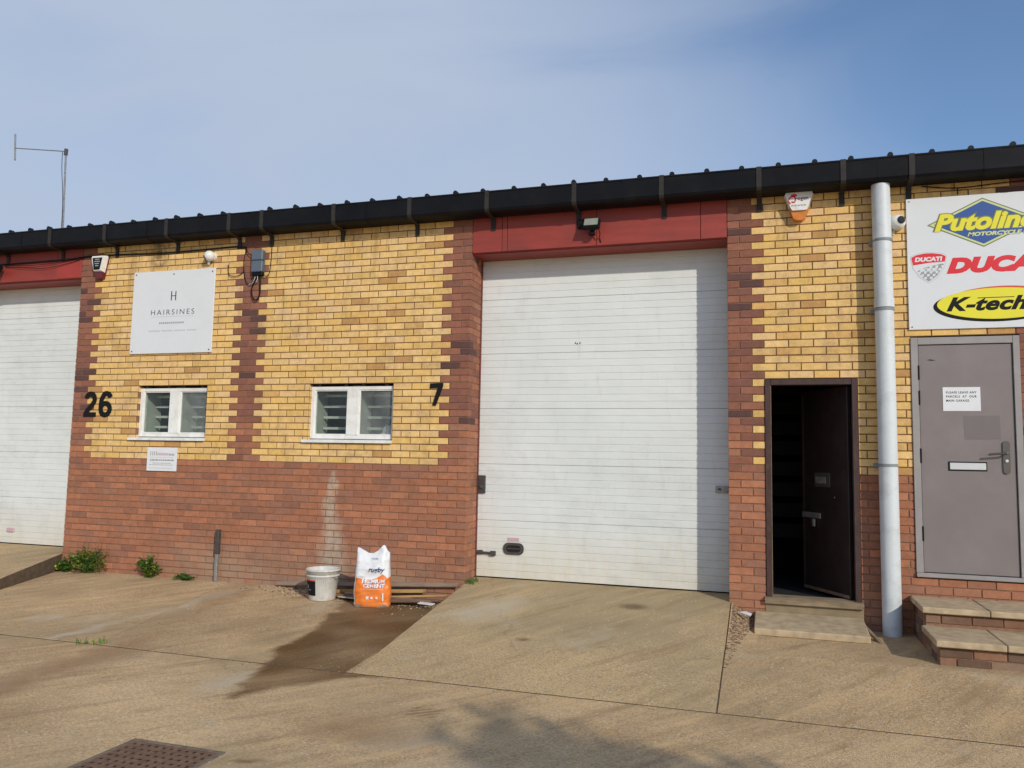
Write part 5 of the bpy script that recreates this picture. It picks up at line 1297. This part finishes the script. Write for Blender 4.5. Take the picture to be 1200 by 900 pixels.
# ------------------------------------------------------------------ weeds
def weed(label, c, h_, spread, n, seed, mats, cat='weed', name='weed', lean=0.0, leafs=1.0):
    rnd = random.Random(seed); leafs *= .82; n = int(n * 1.4); t = thing(name, label, cat, c); st = MB(); lf = MB()
    for i in range(n):
        a = rnd.uniform(0, 2 * math.pi); r_ = rnd.uniform(.1, 1) * spread
        dx = math.cos(a) * r_; dy = -abs(math.sin(a)) * r_ * .6
        hh = h_ * rnd.uniform(.35, 1) * (1 - .4 * r_ / spread)
        P = spline([(c[0] + dx * .15, c[1] + dy * .15 - .01, c[2] - .01), (c[0] + dx * .5, c[1] + dy * .5 - .01, c[2] + hh * .6), (c[0] + dx, c[1] + dy - .01, c[2] + hh)], 4)
        st.tube(P, .0028, M['stem'], 4)
        mt = rnd.choice(mats)
        for p in P[1:]:
            for _ in range(3):
                d = Vector((rnd.uniform(-1, 1), rnd.uniform(-1.2, .1), rnd.uniform(-.2, .8))).normalized(); L = rnd.uniform(.03, .065) * leafs; s_ = d.cross(Vector((rnd.uniform(-.3, .3), rnd.uniform(-.3, .3), 1))).normalized() * L * .28
                nn = s_.cross(d).normalized() * L * .06
                b0_ = Vector(p); lf.add([b0_, b0_ + d * L * .45 + s_ + nn, b0_ + d * L, b0_ + d * L * .45 - s_ + nn, b0_ + d * L * .45 - nn], [(0, 1, 4), (1, 2, 4), (2, 3, 4), (3, 0, 4)], mt)
    st.build('stem', t); lf.build('foliage', t, fix=False); rebase(t); return t
def grass(label, c, h_, spread, n, seed):
    rnd = random.Random(seed); t = thing('grass_tuft', label, 'grass', c); m = MB()
    for i in range(n):
        x = c[0] + rnd.choice((-.6, .35, .5)) * spread + rnd.gauss(0, spread * .22); y = c[1] + (x - c[0]) * .45 + rnd.gauss(0, .012); a = rnd.uniform(0, 6.28); L = h_ * rnd.uniform(.35, 1); dx, dy = math.cos(a) * L * .7, math.sin(a) * L * .5
        wv = Vector((-dy, dx, 0)).normalized() * .0035; p0 = Vector((x, y, c[2])); p1 = p0 + Vector((dx * .4, dy * .4, L * .6)); p2 = p0 + Vector((dx, dy, L * .75))
        m.add([p0 - wv, p0 + wv, p1 + wv, p1 - wv, p2], [(0, 1, 2, 3), (3, 2, 4)], M['leaf'] if rnd.random() < .75 else M['leafy'])
    m.build('blades', t, fix=False); rebase(t); return t
def stalks(t_label, c, n, seed):
    rnd = random.Random(seed); t = thing('dead_stalks', t_label, 'dry weed', c); m = MB()
    for i in range(n):
        x = c[0] + rnd.uniform(-.22, .22); y = c[1] - rnd.uniform(0, .06); L = rnd.uniform(.12, .42)
        m.tube(spline([(x, y, c[2]), (x + rnd.uniform(-.04, .04), y - .02, c[2] + L * .6), (x + rnd.uniform(-.1, .1), y - .04, c[2] + L)], 3), .0022, M['litter'] if rnd.random() < .6 else M['stem'], 4)
    m.build('stalk', t); rebase(t)
stalks('thin dry stalks sticking up through the largest weed by the left shutter', (-7.55, -.05, -1.40), 16, 3)
G_ = M['leaf']; Yl = M['leafy']
weed('largest bushy green weed at the wall foot beside the left shutter', (-7.60, -.04, -1.40), .36, .36, 46, 1, [G_, G_, Yl])
weed('low dark green weed spreading left of the largest weed', (-7.95, -.06, -1.40), .16, .20, 22, 2, [G_])
weed('upright bright green weed at the wall under the left window', (-6.68, -.05, -1.40), .29, .19, 34, 3, [G_, G_, Yl])
weed('tiny low weed at the wall just left of the steel post', (-6.15, -.05, -1.40), .07, .17, 11, 5, [G_])
grass('narrow tuft of grass growing from the slab joint out in the yard', (-5.10, -2.51, -1.553), .10, .13, 34, 7)
tag(blob('yellow_flower_head', (-8.06, -.10, -1.345), .038, M['yellowink'], .4, 2, 8), 'yellow green dandelion head at the corner by the left shutter', 'flower')
m = MB()
for i in range(60):
    rr = random.Random(i); x = -2.69 + rr.uniform(0, .1); y = rr.uniform(-.02, .22); m.tube([(x, y, -1.235), (x + rr.uniform(-.01, .01), y - .01, -1.235 + rr.uniform(.01, .05))], .004, G_, 4)
tag(stuff(m.build('moss')), 'moss along the foot of the recess left of the white door', 'moss')

# ------------------------------------------------------------------ unseen tree added behind the camera, shaped to cast the foreground shade
t = thing('shadow_caster_tree', 'unseen leafy tree added behind the camera to shade the yard foreground', 'tree', (9.1, -14.2, GZ))
top = Vector((-1.15, -3.38, GZ)) + Vector((.691, -.723, .4744)) * 14.0
bx_, by_ = top.x, top.y
m = MB(); m.tube([(bx_, by_, GZ), (bx_ + .05, by_, GZ + 1.6), (bx_, by_ + .05, GZ + 3.2), (bx_, by_, top.z - 1.1)], [.17, .13, .10, .04], M['bark'], 10)
rnd = random.Random(11)
for i in range(9):
    a = i * 2.4; z_ = GZ + 2.6 + i * .28; m.tube([(bx_, by_, z_), (bx_ + math.cos(a) * .5, by_ + math.sin(a) * .5, z_ + .4), (bx_ + math.cos(a) * .95, by_ + math.sin(a) * .95, z_ + .65)], [.05, .035, .015], M['bark'], 6)
m.build('trunk', t)
m = MB(); cc = Vector((bx_, by_, top.z - 1.7))
clumps = [(cc + Vector((rnd.uniform(-1.35, 1.35), rnd.uniform(-1.35, 1.35), rnd.uniform(-1.1, .62)))) for _ in range(110)]
for c_ in clumps:
    for _ in range(260):
        d = Vector((rnd.gauss(0, 1), rnd.gauss(0, 1), rnd.gauss(0, 1))).normalized() * rnd.uniform(.1, .55); p = c_ + d; e1 = Vector((rnd.gauss(0, 1), rnd.gauss(0, 1), rnd.gauss(0, 1))).normalized() * .09; e2 = e1.orthogonal().normalized() * .06
        m.add([p - e1, p + e2, p + e1, p - e2], [(0, 1, 2, 3)], M['treeleaf'])
m.build('crown', t, fix=False); rebase(t)
